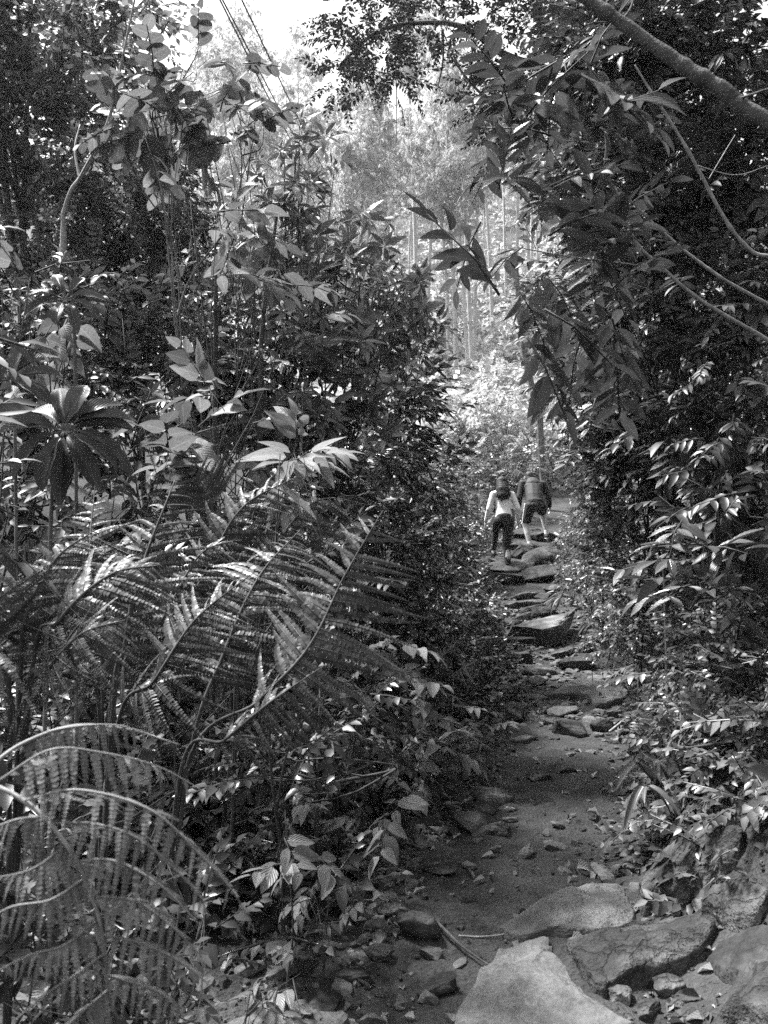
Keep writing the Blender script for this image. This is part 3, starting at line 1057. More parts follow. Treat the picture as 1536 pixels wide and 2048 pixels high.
fern('largest sharp fern arching up over the dark hollow', gbase(330, 2.5), [
    {'c': P3((370, 1545, 2.3), (520, 1400, 2.25), (620, 1290, 2.3), (690, 1150, 2.4), (765, 1022, 2.5)), 'n': 27, 'L': .30, 'stalk': .38, 'up': (.1, -.8, .75), 'droop': .3},
    {'c': P3((375, 1540, 2.3), (450, 1300, 2.4), (520, 1150, 2.55), (600, 1060, 2.75)), 'n': 26, 'L': .28, 'stalk': .4, 'up': (.0, -.7, .8), 'droop': .2},
    {'c': P3((360, 1550, 2.3), (450, 1480, 2.2), (540, 1405, 2.15), (650, 1330, 2.2)), 'n': 22, 'L': .17, 'stalk': .45, 'up': (0, -.8, .7), 'droop': .6},
])
fern('fern with a straight dark stalk standing at the left', gbase(215, 2.6), [
    {'c': P3((220, 1450, 2.4), (250, 1290, 2.4), (285, 1130, 2.5), (350, 960, 2.7)), 'n': 26, 'L': .30, 'stalk': .3, 'up': (0, -.7, .8), 'r': .008},
    {'c': P3((215, 1440, 2.6), (330, 1230, 2.7), (400, 1110, 2.8), (470, 1080, 2.8)), 'n': 22, 'L': .2, 'stalk': .3, 'up': (0, -.75, .75), 'droop': .3},
    {'c': P3((200, 1450, 2.3), (150, 1330, 2.2), (110, 1240, 2.2), (50, 1200, 2.2)), 'n': 22, 'L': .2, 'stalk': .3, 'up': (0, -.75, .75), 'droop': .3},
    {'c': P3((205, 1440, 2.5), (195, 1250, 2.6), (180, 1100, 2.7), (190, 970, 2.9)), 'n': 24, 'L': .24, 'stalk': .35, 'up': (0, -.75, .75)},
    {'c': P3((230, 1480, 2.3), (310, 1360, 2.2), (390, 1240, 2.25), (500, 1150, 2.3)), 'n': 26, 'L': .24, 'stalk': .2, 'up': (0, -.7, .75), 'droop': .25},
    {'c': P3((215, 1430, 2.5), (390, 1180, 2.8), (480, 1020, 2.9), (600, 950, 3.0)), 'n': 24, 'L': .24, 'stalk': .35, 'up': (0, -.75, .75)},
])
fern('low fern with bright layered fronds on the far left', gbase(40, 2.2), [
    {'c': P3((60, 1380, 1.9), (120, 1240, 1.85), (220, 1150, 1.9), (320, 1130, 1.95)), 'n': 24, 'L': .22, 'up': (0, -.7, .8)},
    {'c': P3((40, 1380, 1.9), (50, 1240, 1.9), (110, 1120, 2.0), (190, 1060, 2.1)), 'n': 24, 'L': .2, 'up': (0, -.7, .8)},
    {'c': P3((50, 1440, 1.9), (90, 1350, 1.8), (160, 1270, 1.75), (250, 1240, 1.8)), 'n': 24, 'L': .2, 'up': (0, -.7, .8), 'droop': .2},
    {'c': P3((20, 1420, 1.8), (-20, 1300, 1.7), (-60, 1200, 1.7), (-120, 1150, 1.7)), 'n': 20, 'L': .2, 'up': (0, -.8, .7)},
])
fern('fern of hanging fronds behind the dead stem in mid left', gbase(470, 3.6), [
    {'c': P3((470, 1260, 3.3), (440, 1100, 3.2), (420, 1000, 3.2), (380, 930, 3.2)), 'n': 22, 'L': .3, 'up': (0, -.8, .7)},
    {'c': P3((480, 1260, 3.3), (560, 1080, 3.3), (640, 1000, 3.4), (740, 1010, 3.5)), 'n': 24, 'L': .26, 'up': (0, -.7, .8), 'droop': .3},
    {'c': P3((480, 1260, 3.3), (500, 1060, 3.4), (540, 960, 3.5), (620, 900, 3.6)), 'n': 22, 'L': .26, 'up': (0, -.7, .8), 'droop': .3},
])
fern('small fern overhanging the left edge of the stony path', gbase(860, 6.3), [
    {'c': P3((880, 1390, 5.8), (920, 1340, 5.6), (975, 1320, 5.6)), 'n': 20, 'L': .2, 'stalk': .2, 'up': (.2, -.6, .8), 'droop': .35},
    {'c': P3((870, 1370, 5.9), (890, 1310, 5.8), (930, 1280, 5.8)), 'n': 18, 'L': .18, 'stalk': .2, 'up': (0, -.6, .8), 'droop': .35},
    {'c': P3((850, 1380, 5.9), (830, 1320, 5.8), (800, 1300, 5.7)), 'n': 18, 'L': .18, 'stalk': .2, 'up': (0, -.6, .8), 'droop': .35},
    {'c': P3((870, 1400, 5.8), (900, 1390, 5.5), (940, 1420, 5.4)), 'n': 16, 'L': .15, 'stalk': .2, 'up': (0, -.6, .8), 'droop': .35},
], group='ferns beside the path')
fern('pair of arching fern fronds just beyond the walkers', gbase(985, 21.5), [
    {'c': P3((990, 1010, 21), (985, 960, 21), (965, 938, 20.6), (935, 945, 20)), 'n': 26, 'L': .55, 'stalk': .25, 'r': .02, 'up': (0, -.4, 1), 'droop': .3},
    {'c': P3((1000, 1010, 21), (1010, 960, 21), (1030, 940, 20.6), (1050, 950, 20)), 'n': 26, 'L': .5, 'stalk': .25, 'r': .02, 'up': (0, -.4, 1), 'droop': .3},
    {'c': P3((990, 1010, 21), (975, 985, 20.5), (955, 985, 20), (940, 1000, 19.5)), 'n': 22, 'L': .4, 'stalk': .25, 'r': .02, 'up': (0, -.4, 1), 'droop': .3},
], group='ferns beside the path', single=False)


# the big soft fern close to the lens: each pinna carries hanging, lobed pinnules
PNL = [pinna_tpl(11, .105, .12, False, 20 + k, 78).data() for k in range(4)]


def near_fern(label, base, fronds):
    b = np.asarray(base, float)
    root = thing('fern', label, 'fern', b, 'ferns in the left foreground')
    for fi, (rach, pinnae) in enumerate(fronds):
        mb = MB()
        tube(mb, spline([b] + rach, 60), [.003, .0028, .0024, .001], 7)
        fo = mb.build('frond', 'stem_pale', root)
        for i, (ctrl, n, L) in enumerate(pinnae):
            pts, Rs, Ps = frond_frames(ctrl, n, L * .88, (.0, -.55, .8), .05, 84, i + 31 * fi, .85, 50, .42)
            m = MB()
            pick = np.random.default_rng(i).integers(0, 4, len(Rs))
            for k in range(4):
                m.inst(PNL[k], Rs[pick == k] * np.array([1.3, 1, 1]), Ps[pick == k], np.random.default_rng(k).uniform(0, .4, int((pick == k).sum())))
            tube(m, pts, [.0015, .0012, .0005], 5, .9)
            m.build('pinna', 'lf_fern_near', fo)
    return root


D0 = .88
near_fern('large blurred fern frond close to the lens at the lower left', (-1.0, .95, float(ground(-1.0, .95))), [
    ([at(-160, 1600, .95), at(-40, 1568, .92), at(60, 1610, .9), at(140, 1700, .88), at(190, 1810, .87), at(212, 1920, .86), at(216, 2080, .86)], [
        (P3((0, 1560, .9), (100, 1500, .9), (200, 1505, .92), (320, 1535, .95), (435, 1600, 1.0)), 17, .07),
        (P3((50, 1600, .9), (160, 1580, .88), (300, 1620, .87), (400, 1710, .88), (470, 1790, .9), (512, 1865, .92)), 21, .062),
        (P3((105, 1648, .9), (190, 1648, .88), (280, 1680, .87), (380, 1770, .87), (420, 1830, .88)), 16, .058),
        (P3((155, 1722, .88), (230, 1722, .87), (320, 1770, .86), (400, 1850, .86)), 14, .055),
        (P3((190, 1795, .87), (270, 1802, .86), (340, 1850, .85), (405, 1915, .85)), 13, .05),
        (P3((208, 1870, .86), (290, 1890, .85), (370, 1930, .85), (440, 1990, .85)), 13, .045),
        (P3((215, 1950, .86), (280, 1970, .85), (340, 2000, .85), (380, 2060, .85)), 11, .04),
        (P3((110, 1635, .9), (30, 1640, .88), (-60, 1680, .88)), 12, .06),
        (P3((130, 1692, .89), (60, 1740, .86), (-40, 1760, .85)), 13, .06),
        (P3((165, 1760, .88), (100, 1800, .85), (20, 1815, .84), (-60, 1860, .84)), 13, .055),
        (P3((195, 1840, .87), (130, 1890, .84), (60, 1910, .83), (-20, 1950, .83)), 13, .05),
        (P3((212, 1905, .86), (150, 1950, .83), (90, 1990, .83), (30, 2040, .83)), 12, .045),
        (P3((216, 1980, .86), (170, 2020, .84), (120, 2070, .83)), 9, .04),
    ]),
    ([at(-180, 1600, 1.0), at(-60, 1560, 1.0), at(40, 1490, 1.05), at(150, 1452, 1.1), at(260, 1460, 1.15), at(360, 1490, 1.2)], [
        (P3((30, 1495, 1.05), (110, 1460, 1.08), (230, 1450, 1.12), (330, 1480, 1.15)), 15, .07),
    ]),
])


# ------------------------------------------------------------------ the two walkers
def remesh(parts, voxel, smooth, name, mat):
    """one continuous surface grown round chains of balls: parts = [(p0, r0, p1, r1, (sx, sy, sz))]"""
    mb = MB()
    v, t = ICO2
    C, S = [], []
    for (p0, r0, p1, r1, sc) in parts:
        p0, p1 = np.asarray(p0, float), np.asarray(p1, float)
        n = max(2, int(np.linalg.norm(p1 - p0) / (min(r0, r1) * (.35 if sc[2] > .8 else .14))) + 1)
        for k in np.linspace(0, 1, n):
            C.append(p0 + (p1 - p0) * k)
            S.append((r0 + (r1 - r0) * k) * np.array(sc))
    S = np.array(S)
    M = np.zeros((len(S), 3, 3))
    for i in range(3):
        M[:, i, i] = S[:, i]
    mb.inst((v, t, np.zeros((len(v), 2)), np.zeros(len(v))), M, np.array(C))
    me = mb.mesh(name, mat)
    tmp = bpy.data.objects.new('tmp', me)
    COL.objects.link(tmp)
    m = tmp.modifiers.new('r', 'REMESH')
    m.mode = 'VOXEL'
    m.voxel_size = voxel
    m.use_smooth_shade = True
    if smooth:
        s = tmp.modifiers.new('s', 'SMOOTH')
        s.factor = .5
        s.iterations = smooth
    dg = bpy.context.evaluated_depsgraph_get()
    out = bpy.data.meshes.new_from_object(tmp.evaluated_get(dg))
    out.name = name
    bpy.data.objects.remove(tmp)
    out.materials.clear()
    out.materials.append(MAT[mat])
    out.shade_smooth()
    return out


ICO2 = ico(2)
ONE = (1, 1, 1)


def hand(w, d, side, palm, r=.0085, curl=.5):
    """palm and five unequal bent fingers from the wrist w along d; side points to the thumb, palm is the palm normal"""
    w, d, side, palm = np.asarray(w, float), norm(d), norm(side), norm(palm)
    out = [(w, .024, w + d * .045, .026, (1, 1, 1)), (w + d * .05 + side * .024, .017, w + d * .085 + side * .03, .014, ONE), (w + d * .05 - side * .02, .017, w + d * .08 - side * .026, .014, ONE),
           (w + d * .04, .022, w + d * .085, .018, ONE)]
    for k, ln in zip((1.45, .5, -.5, -1.4), (.072, .08, .075, .06)):
        b = w + d * .085 + side * .021 * k
        e1 = norm(d + palm * curl * .5 + side * .06 * k)
        e2 = norm(d + palm * curl * 1.6)
        m = b + e1 * ln * .5
        out += [(b, r * 1.05, m, r, ONE), (m, r, m + e2 * ln * .5, r * .8, ONE)]
    b = w + d * .03 + side * .03
    e = norm(d * .7 + side * .7 + palm * .3)
    out += [(b, .013, b + e * .035, .011, ONE), (b + e * .035, .011, b + e * .035 + norm(d + palm * .4) * .03, .008, ONE)]
    return out


def foot(a, toe):
    """ankle a and direction of the toes"""
    a, toe = np.asarray(a, float), norm(toe)
    return [(a, .042, a + np.array([0, 0, -.035]) - toe * .02, .04, ONE), (a + np.array([0, 0, -.045]) - toe * .03, .036, a + np.array([0, 0, -.052]) + toe * .15, .028, (1.1, 1.1, .9))]


def person(label, root_at, J, build):
    root_at = np.asarray(root_at, float)
    root = thing('person', label, 'person', root_at)
    root.scale = (1.07, 1.07, 1.07)
    for name, mat, voxel, sm, parts, extra in build(J):
        me = remesh(parts, voxel, sm, name, mat)
        o = put(name, me, root)
        o.matrix_parent_inverse = Matrix()
        if extra:
            extra(o, me)
    return root


W = dict(la=(-.20, .34, .33), lk=(-.16, .36, .72), lh=(-.13, .12, .86), ra=(0, 0, .085), rk=(-.01, .07, .47), rh=(.035, .12, .86),
         hip=(-.05, .12, .9), waist=(-.05, .16, 1.06), chest=(-.05, .22, 1.26), neck=(-.05, .27, 1.40), head=(-.05, .31, 1.52),
         ls=(-.215, .23, 1.345), rs=(.115, .23, 1.345), le=(-.30, .19, 1.08), lw=(-.345, .26, .87), re=(.215, .17, 1.09), rw=(.225, .30, .885))
W = {k: np.array(v, float) for k, v in W.items()}


def build_woman(J):
    body = [(J['hip'], .13, J['waist'], .105, (1.15, .85, 1)), (J['waist'], .105, J['chest'], .12, (1.12, .8, 1)), (J['chest'], .11, J['neck'] - [0, 0, .06], .06, (1.3, .8, 1)),
            (J['neck'] - [0, .02, .07], .05, J['head'] - [0, .01, .06], .047, ONE), (J['head'] - [0, 0, .03], .075, J['head'] + [0, .01, .03], .085, (.9, 1.08, 1.15)),
            (J['head'] + [0, .085, -.03], .013, J['head'] + [0, .103, -.045], .014, ONE), (J['head'] + [-.078, 0, -.02], .018, J['head'] + [-.08, 0, -.005], .018, (.5, 1, 1.3)), (J['head'] + [.078, 0, -.02], .018, J['head'] + [.08, 0, -.005], .018, (.5, 1, 1.3)),
            (J['head'] + [0, .075, -.085], .03, J['head'] + [0, .08, -.095], .026, ONE),
            (J['lh'], .088, J['lk'], .058, ONE), (J['lk'], .056, J['la'] + [0, 0, .12], .048, ONE), (J['la'] + [0, 0, .12], .046, J['la'], .034, ONE),
            (J['rh'], .088, J['rk'], .058, ONE), (J['rk'], .056, J['ra'] + [0, 0, .15], .05, ONE), (J['ra'] + [0, 0, .15], .046, J['ra'], .034, ONE),
            (J['ls'], .05, J['le'], .038, ONE), (J['le'], .037, J['lw'], .025, ONE), (J['rs'], .05, J['re'], .038, ONE), (J['re'], .037, J['rw'], .025, ONE)]
    body += hand(J['lw'], (-.1, .25, -1), (.1, .95, .2), (1, 0, 0)) + hand(J['rw'], (.1, .35, -1), (-.1, .95, .2), (-1, 0, 0)) + foot(J['la'], (0, 1, -.25)) + foot(J['ra'], (.15, 1, 0))
    hem = np.array([0, -.005, .0])
    shirt = [(J['hip'] + [0, .01, .035], .142, J['waist'], .12, (1.14, .86, .6)), (J['waist'], .12, J['chest'], .132, (1.1, .82, .7)), (J['chest'], .124, J['neck'] - [0, .01, .09], .075, (1.32, .82, .8)),
             (J['ls'] + [.06, 0, .02], .055, J['ls'], .062, ONE), (J['rs'] + [-.06, 0, .02], .055, J['rs'], .062, ONE),
             (J['ls'], .062, J['le'], .05, ONE), (J['le'], .049, J['lw'] + (J['le'] - J['lw']) * .08, .037, ONE), (J['rs'], .062, J['re'], .05, ONE), (J['re'], .049, J['rw'] + (J['re'] - J['rw']) * .08, .037, ONE)]
    trousers = [(J['hip'] + [0, 0, .03], .138, J['hip'] - [0, 0, .03], .145, (1.12, .9, .8)), (J['lh'] + [0, -.02, 0], .108, J['lk'], .072, ONE), (J['lk'], .07, J['la'] + [0, 0, .06], .053, ONE),
                (J['rh'] + [0, -.02, 0], .108, J['rk'], .072, ONE), (J['rk'], .07, J['ra'] + [0, 0, .03], .056, ONE)]
    h = J['head']
    hair = [(h + [0, -.02, .03], .108, h + [0, -.03, .06], .1, (1.0, 1.1, 1)), (h + [0, -.04, .04], .108, h + [0, -.13, -.1], .108, (1.08, .85, 1)), (h + [0, -.13, -.1], .108, h + [0, -.19, -.2], .085, (1.15, .7, 1)), (h + [-.06, -.04, -.02], .05, h + [-.10, -.15, -.2], .034, ONE),
            (h + [.06, -.04, -.02], .05, h + [.105, -.14, -.2], .032, ONE), (h + [-.03, -.16, -.14], .04, h + [-.04, -.225, -.29], .02, ONE), (h + [.04, -.16, -.14], .04, h + [.05, -.215, -.26], .02, ONE)]
    for k in range(9):
        x = -.1 + .025 * k
        hair.append((h + [x * .8, -.07 - .02 * math.cos(x * 12), -.04], .022, h + [x * 1.3, -.2, -.23 - .06 * math.sin(k * 2.1)], .01, ONE))
    yield 'body', 'skin', .0075, 3, body, None
    yield 'trousers', 'denim_dark', .009, 4, trousers, None
    yield 'shirt', 'shirt_white', .0085, 2, shirt, None
    yield 'hair', 'hair', .008, 1, hair, None
    for s, toe in (('l', (0, 1, -.25)), ('r', (.15, 1, 0))):
        a, toe = J[s + 'a'], norm(toe)
        sh = [(a + [0, 0, -.02], .05, a + np.array([0, 0, -.04]) - toe * .02, .048, ONE), (a + np.array([0, 0, -.048]) - toe * .03, .043, a + np.array([0, 0, -.054]) + toe * .16, .034, (1.1, 1.1, .8))]
        yield 'shoe', 'rubber', .009, 2, sh, None


M_ = dict(la=(0, 0, .09), lk=(-.06, .12, .5), lh=(.03, .1, .88), ra=(.40, .34, .33), rk=(.34, .44, .74), rh=(.22, .12, .88),
          hip=(.125, .1, .92), waist=(.13, .2, 1.08), chest=(.14, .36, 1.27), neck=(.15, .52, 1.40), head=(.11, .60, 1.50),
          ls=(-.065, .42, 1.355), rs=(.35, .42, 1.34), le=(-.135, .36, 1.08), lw=(-.13, .48, .86), re=(.46, .46, 1.10), rw=(.52, .62, .90))
M_ = {k: np.array(v, float) for k, v in M_.items()}


def build_man(J):
    body = [(J['hip'], .14, J['waist'], .13, (1.12, .85, 1)), (J['waist'], .13, J['chest'], .14, (1.12, .8, 1)), (J['chest'], .13, J['neck'] - [0, .03, .05], .075, (1.3, .8, 1)),
            (J['neck'] - [0, .04, .04], .06, J['head'] - [0, .02, .03], .056, ONE), (J['head'] - [0, 0, .02], .085, J['head'] + [0, .02, .02], .09, (.9, 1.1, 1.1)),
            (J['head'] + [0, .09, -.05], .014, J['head'] + [0, .11, -.07], .016, ONE), (J['head'] + [-.085, .01, -.02], .02, J['head'] + [-.087, .01, 0], .02, (.5, 1, 1.3)), (J['head'] + [.085, .01, -.02], .02, J['head'] + [.087, .01, 0], .02, (.5, 1, 1.3)),
            (J['head'] + [0, .07, -.1], .034, J['head'] + [0, .075, -.11], .03, ONE),
            (J['lh'], .098, J['lk'], .062, ONE), (J['lk'], .06, (J['lk'] * .62 + J['la'] * .38), .061, ONE), (J['lk'] * .62 + J['la'] * .38, .061, J['la'], .038, ONE),
            (J['rh'], .098, J['rk'], .062, ONE), (J['rk'], .06, (J['rk'] * .62 + J['ra'] * .38), .061, ONE), (J['rk'] * .62 + J['ra'] * .38, .061, J['ra'], .038, ONE),
            (J['ls'], .06, J['le'], .045, ONE), (J['le'], .044, J['lw'], .03, ONE), (J['rs'], .06, J['re'], .045, ONE), (J['re'], .044, J['rw'], .03, ONE)]
    body += hand(J['lw'], (0, .3, -1), (.1, .95, .2), (1, 0, 0), .0095) + hand(J['rw'], (.2, .5, -1), (-.2, .95, .2), (-1, 0, 0), .0095) + foot(J['la'], (.1, 1, 0)) + foot(J['ra'], (.25, 1, .05))
    jacket = [(J['hip'] + [0, -.015, -.03], .165, J['waist'], .158, (1.12, .88, .6)), (J['waist'], .158, J['chest'], .165, (1.12, .86, .7)), (J['chest'], .155, J['neck'] - [0, .03, .06], .088, (1.3, .84, .8)),
              (J['neck'] - [0, .06, .05], .085, J['neck'] + [0, .05, .03], .08, (1.05, 1, 1)), (J['chest'] + [0, .02, .05], .13, J['neck'] - [0, .03, .0], .1, (1.3, .9, 1)),
              (J['ls'] + [.08, 0, 0], .08, J['ls'], .08, ONE), (J['rs'] + [-.08, 0, 0], .08, J['rs'], .08, ONE),
              (J['ls'], .08, J['le'], .066, ONE), (J['le'], .066, J['lw'] + (J['le'] - J['lw']) * .1, .05, ONE), (J['rs'], .08, J['re'], .066, ONE), (J['re'], .066, J['rw'] + (J['re'] - J['rw']) * .1, .05, ONE)]
    r = np.random.default_rng(4)
    for k in range(9):                          # loose folds across the back
        t = r.uniform(.1, .95)
        p = J['hip'] * (1 - t) + J['chest'] * t + [r.uniform(-.09, .09), -.115, 0]
        q = p + [r.uniform(-.1, .1), .005, r.uniform(-.1, .06)]
        jacket.append((p, .022, q, .012, ONE))
    kl, kr = J['lh'] * .22 + J['lk'] * .78, J['rh'] * .25 + J['rk'] * .75
    shorts = [(J['hip'] + [0, 0, .03], .155, J['hip'] - [0, 0, .04], .155, (1.12, .9, .8)), (J['lh'] + [0, -.02, 0], .118, kl, .098, (1, 1, .75)), (J['rh'] + [0, -.02, 0], .118, kr, .098, (1, 1, .75))]
    h = J['head']
    hair = [(h + [0, -.01, .025], .097, h + [0, .02, .045], .092, (.95, 1.08, 1)), (h + [0, -.05, -.02], .08, h + [0, -.1, -.1], .07, (1.15, .9, 1))]
    yield 'body', 'skin', .0075, 3, body, None
    yield 'shorts', 'cloth_black', .009, 3, shorts, None
    stripe = [(J['lh'] + [-.108, -.03, .03], .02, kl + [-.092, -.02, -.05], .017, (.6, 1, 1))]
    yield 'shorts_stripe', 'cloth_white', .008, 1, stripe, None
    yield 'jacket', 'jacket_dark', .009, 6, jacket, None
    yield 'hair', 'hair', .008, 1, hair, None
    for s, toe in (('l', (.1, 1, 0)), ('r', (.25, 1, .05))):
        a, toe = J[s + 'a'], norm(toe)
        yield 'sock', 'cloth_white', .008, 2, [(a + [0, 0, -.01], .047, a + (J[s + 'k'] - J[s + 'a']) * .16, .047, ONE)], None
        sh = [(a + [0, 0, -.025], .055, a + np.array([0, 0, -.04]) - toe * .02, .052, ONE), (a + np.array([0, 0, -.046]) - toe * .035, .047, a + np.array([0, 0, -.052]) + toe * .18, .038, (1.1, 1.1, .75))]
        yield 'shoe', 'cloth_black', .009, 2, sh, None
        so = [(a + np.array([0, 0, -.082]) - toe * .045, .046, a + np.array([0, 0, -.082]) + toe * .19, .04, (1.12, 1.12, .25))]
        yield 'shoe_sole', 'rubber_white', .007, 1, so, None


person('woman with loose brown hair, white ribbed top and dark jeans climbing the steps', at(1016, 1141, 15.4), W, build_woman)
person('man bent forward in dark jacket and black shorts with a white side stripe', at(1060, 1101, 17.3), M_, build_man)


# ------------------------------------------------------------------ far hillside: eucalyptus wood in the haze
def make_eucalypt(seed):
    r = np.random.default_rng(seed)
    H = r.uniform(19, 25)
    tb, cb = MB(), MB()
    lean = r.normal(0, .9, 2)
    tr = spline([(0, 0, -1), (lean[0] * .2, lean[1] * .2, H * .3), (lean[0] * .7 + .3, lean[1] * .7, H * .65), (lean[0], lean[1], H)], 24)
    tube(tb, tr, [.16, .14, .1, .04], 7)
    S = SP['euc']
    ends = []
    for k in range(12):
        t = r.uniform(.6, .97)
        b = tr[int(t * 23)]
        a = r.uniform(0, 6.28)
        ln = (1.15 - t) * H * r.uniform(.22, .42)
        e = b + np.array([math.cos(a) * ln * .6, math.sin(a) * ln * .6, ln * .85])
        m = (b + e) / 2 + np.array([0, 0, -.12 * ln])
        tube(tb, spline([b, m, e], 8), [.08 * (1.3 - t), .05 * (1.3 - t), .015], 5)
        ends += [(e, 1.0), (m + [0, 0, .3], .6)]
    for k in range(2):
        t = r.uniform(.3, .6)
        b = tr[int(t * 23)]
        a = r.uniform(0, 6.28)
        ends.append((b + np.array([math.cos(a), math.sin(a), .4]), .45))
    for e, w in ends:
        rr = r.uniform(.8, 1.6) * (.6 + .4 * w)
        n = int(21 * rr * rr * w)
        P, D, U = blob_sprays(e, rr, rr, rr * .8, n, r, .75, 1.6)
        var = r.integers(0, len(S.sprays), n)
        sh = r.uniform(0, 1, n)
        M = frames(D, U) * r.uniform(.7, 1.3, n)[:, None, None]
        for q, (data, Rs, Ps, tw, lo) in enumerate(S.sprays):
            m = var == q
            cb.inst(data, M[m], P[m], sh[m])
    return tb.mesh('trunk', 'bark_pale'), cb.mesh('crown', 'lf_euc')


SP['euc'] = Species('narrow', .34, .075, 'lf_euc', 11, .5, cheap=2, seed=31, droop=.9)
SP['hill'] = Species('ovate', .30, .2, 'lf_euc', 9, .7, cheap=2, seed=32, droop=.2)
EUC = [make_eucalypt(60 + k) for k in range(4)]


def eucalypt(x, y, k, rot, sc, label, group='eucalyptus trees on the hazy hillside'):
    root = thing('eucalyptus_tree', label, 'tree', (x, y, float(ground(x, y))), group)
    root.rotation_euler = (0, 0, rot)
    root.scale = (sc, sc, sc)
    for nme, me in zip(('trunk', 'crown'), EUC[k]):
        o = bpy.data.objects.new(nme, me)
        COL.objects.link(o)
        o.parent = root
        if nme == 'crown':
            o['kind'] = 'stuff'


re_ = np.random.default_rng(8)
for (px, d, k, sc, lab) in [
    (697, 52, 1, .95, 'pale eucalyptus with a bare white trunk standing straight in mid hillside'),
    (948, 44, 2, .85, 'pale eucalyptus trunk rising behind the sunlit bush beyond the walkers'),
    (915, 40, 0, .8, 'slim white eucalyptus beside the dark shrub at mid height'),
    (835, 70, 3, 1.2, 'tall eucalyptus with a round crown against the sky beside the dark canopy'),
    (590, 118, 1, 1.25, 'tallest far eucalyptus with its crown alone in the white sky'),
    (430, 85, 2, 1.3, 'high feathery eucalyptus behind the heart-leaved sapling'),
]:
    p = at(px, 1024, d)
    eucalypt(p[0], p[1], k, re_.uniform(0, 6.3), sc, lab)
for i in range(112):
    y = 36 + 95 * (i / 112) ** .8 + re_.uniform(-2, 2)
    x = re_.uniform(-.33, .34) * y + 1.5
    pxx = 768 + x / y * F
    sc = re_.uniform(.75, 1.1)
    if 620 < pxx < 930 and y > 75:
        sc *= .8
    top = re_.uniform(90, 330) if pxx > 500 else re_.uniform(-120, 150)
    sc = min(sc, max(.45, ((1130 - top) / F * y + 1.5 - float(ground(x, y))) / 23))
    eucalypt(x, y, i % 4, re_.uniform(0, 6.3), sc, 'slender eucalyptus with drooping foliage among many alike on the hazy hillside')


def hill_cover():
    r = np.random.default_rng(17)
    S = SP['hill']
    n = 11000
    y = 26 + 121 * r.uniform(0, 1, n) ** 1.5
    x = r.uniform(-.4, .42, n) * y + 1.5
    P = np.stack([x, y, ground(x, y) + r.uniform(0, 2.2, n) * (1 - .3 * r.uniform(0, 1, n))], -1)
    D = norm(r.normal(0, 1, (n, 3)) + np.array([0, -.3, .5]))
    M = frames(D, norm(np.array([0, -.3, 1]) + r.normal(0, .4, (n, 3)))) * r.uniform(.8, 1.7, n)[:, None, None]
    mb = MB()
    var = r.integers(0, len(S.sprays), n)
    for q in range(len(S.sprays)):
        m = var == q
        mb.inst(S.sprays[q][0], M[m], P[m], r.uniform(0, 1, int(m.sum())))
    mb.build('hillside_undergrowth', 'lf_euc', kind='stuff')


hill_cover()


# ------------------------------------------------------------------ ground cover on both banks
def undergrowth(name, sp, n, side, yr, seed, smin=.7, smax=1.3, lift=.12, gap=.0, mat=None, umax=5.0):
    r = np.random.default_rng(seed)
    S = SP[sp]
    y = yr[0] + (yr[1] - yr[0]) * r.uniform(0, 1, n) ** 1.25
    u = gap + (umax - gap) * r.uniform(0, 1, n) ** 1.3
    x = xc(y) + side * (half(y) + u)
    z = ground(x, y) + lift * r.uniform(0.1, 1, n) * np.clip(.35 + u * 1.2, 0, 1)
    P = np.stack([x, y, z], -1)
    e = .05
    nx = -(ground(x + e, y) - ground(x - e, y)) / (2 * e)
    ny = -(ground(x, y + e) - ground(x, y - e)) / (2 * e)
    N = norm(np.stack([nx, ny, np.ones(n)], -1))
    keep = (np.linalg.norm(P - CAMP, axis=1) > 1.5) & ~((side > 0) & (y < 3.3) & (x < 1.6)) & ~((side < 0) & (y < 3.2) & (r.uniform(0, 1, n) < .9))
    P, N = P[keep], N[keep]
    n = len(P)
    D = norm(r.normal(0, 1, (n, 3)) + N * .55 + np.array([-.35 * side, -.25, .1]))
    M = frames(D, norm(N * .6 + np.array([0, 0, .8]) + r.normal(0, .3, (n, 3)))) * r.uniform(smin, smax, n)[:, None, None]
    mb = MB()
    var = r.integers(0, len(S.sprays), n)
    for q in range(len(S.sprays)):
        m = var == q
        for far in (0, 1):
            k = m & ((P[:, 1] > 6.5) == bool(far))
            mb.inst(S.sprays[q][4 if far else 0], M[k], P[k], r.uniform(0, 1, int(k.sum())))
            if S.sprays[q][3] is not None and not far:
                mb.inst(S.sprays[q][3], M[k], P[k])
    mb.build(name, mat or S.mat, kind='stuff')


undergrowth('bank_ground_cover', 'herb', 5200, 1, (2.3, 20), 21, .7, 1.5, .18, .02)
undergrowth('bank_creepers', 'small', 2300, 1, (2.6, 20), 22, .8, 1.4, .3, .15)
undergrowth('left_undergrowth', 'smalldark', 2600, -1, (3.2, 20), 23, .9, 1.6, .35, .12)
undergrowth('left_ground_cover', 'herb', 1500, -1, (3.6, 20), 24, .7, 1.3, .2, .0)
undergrowth('low_leaves', 'middark', 800, -1, (1.7, 8), 25, .8, 1.2, .25, .5)

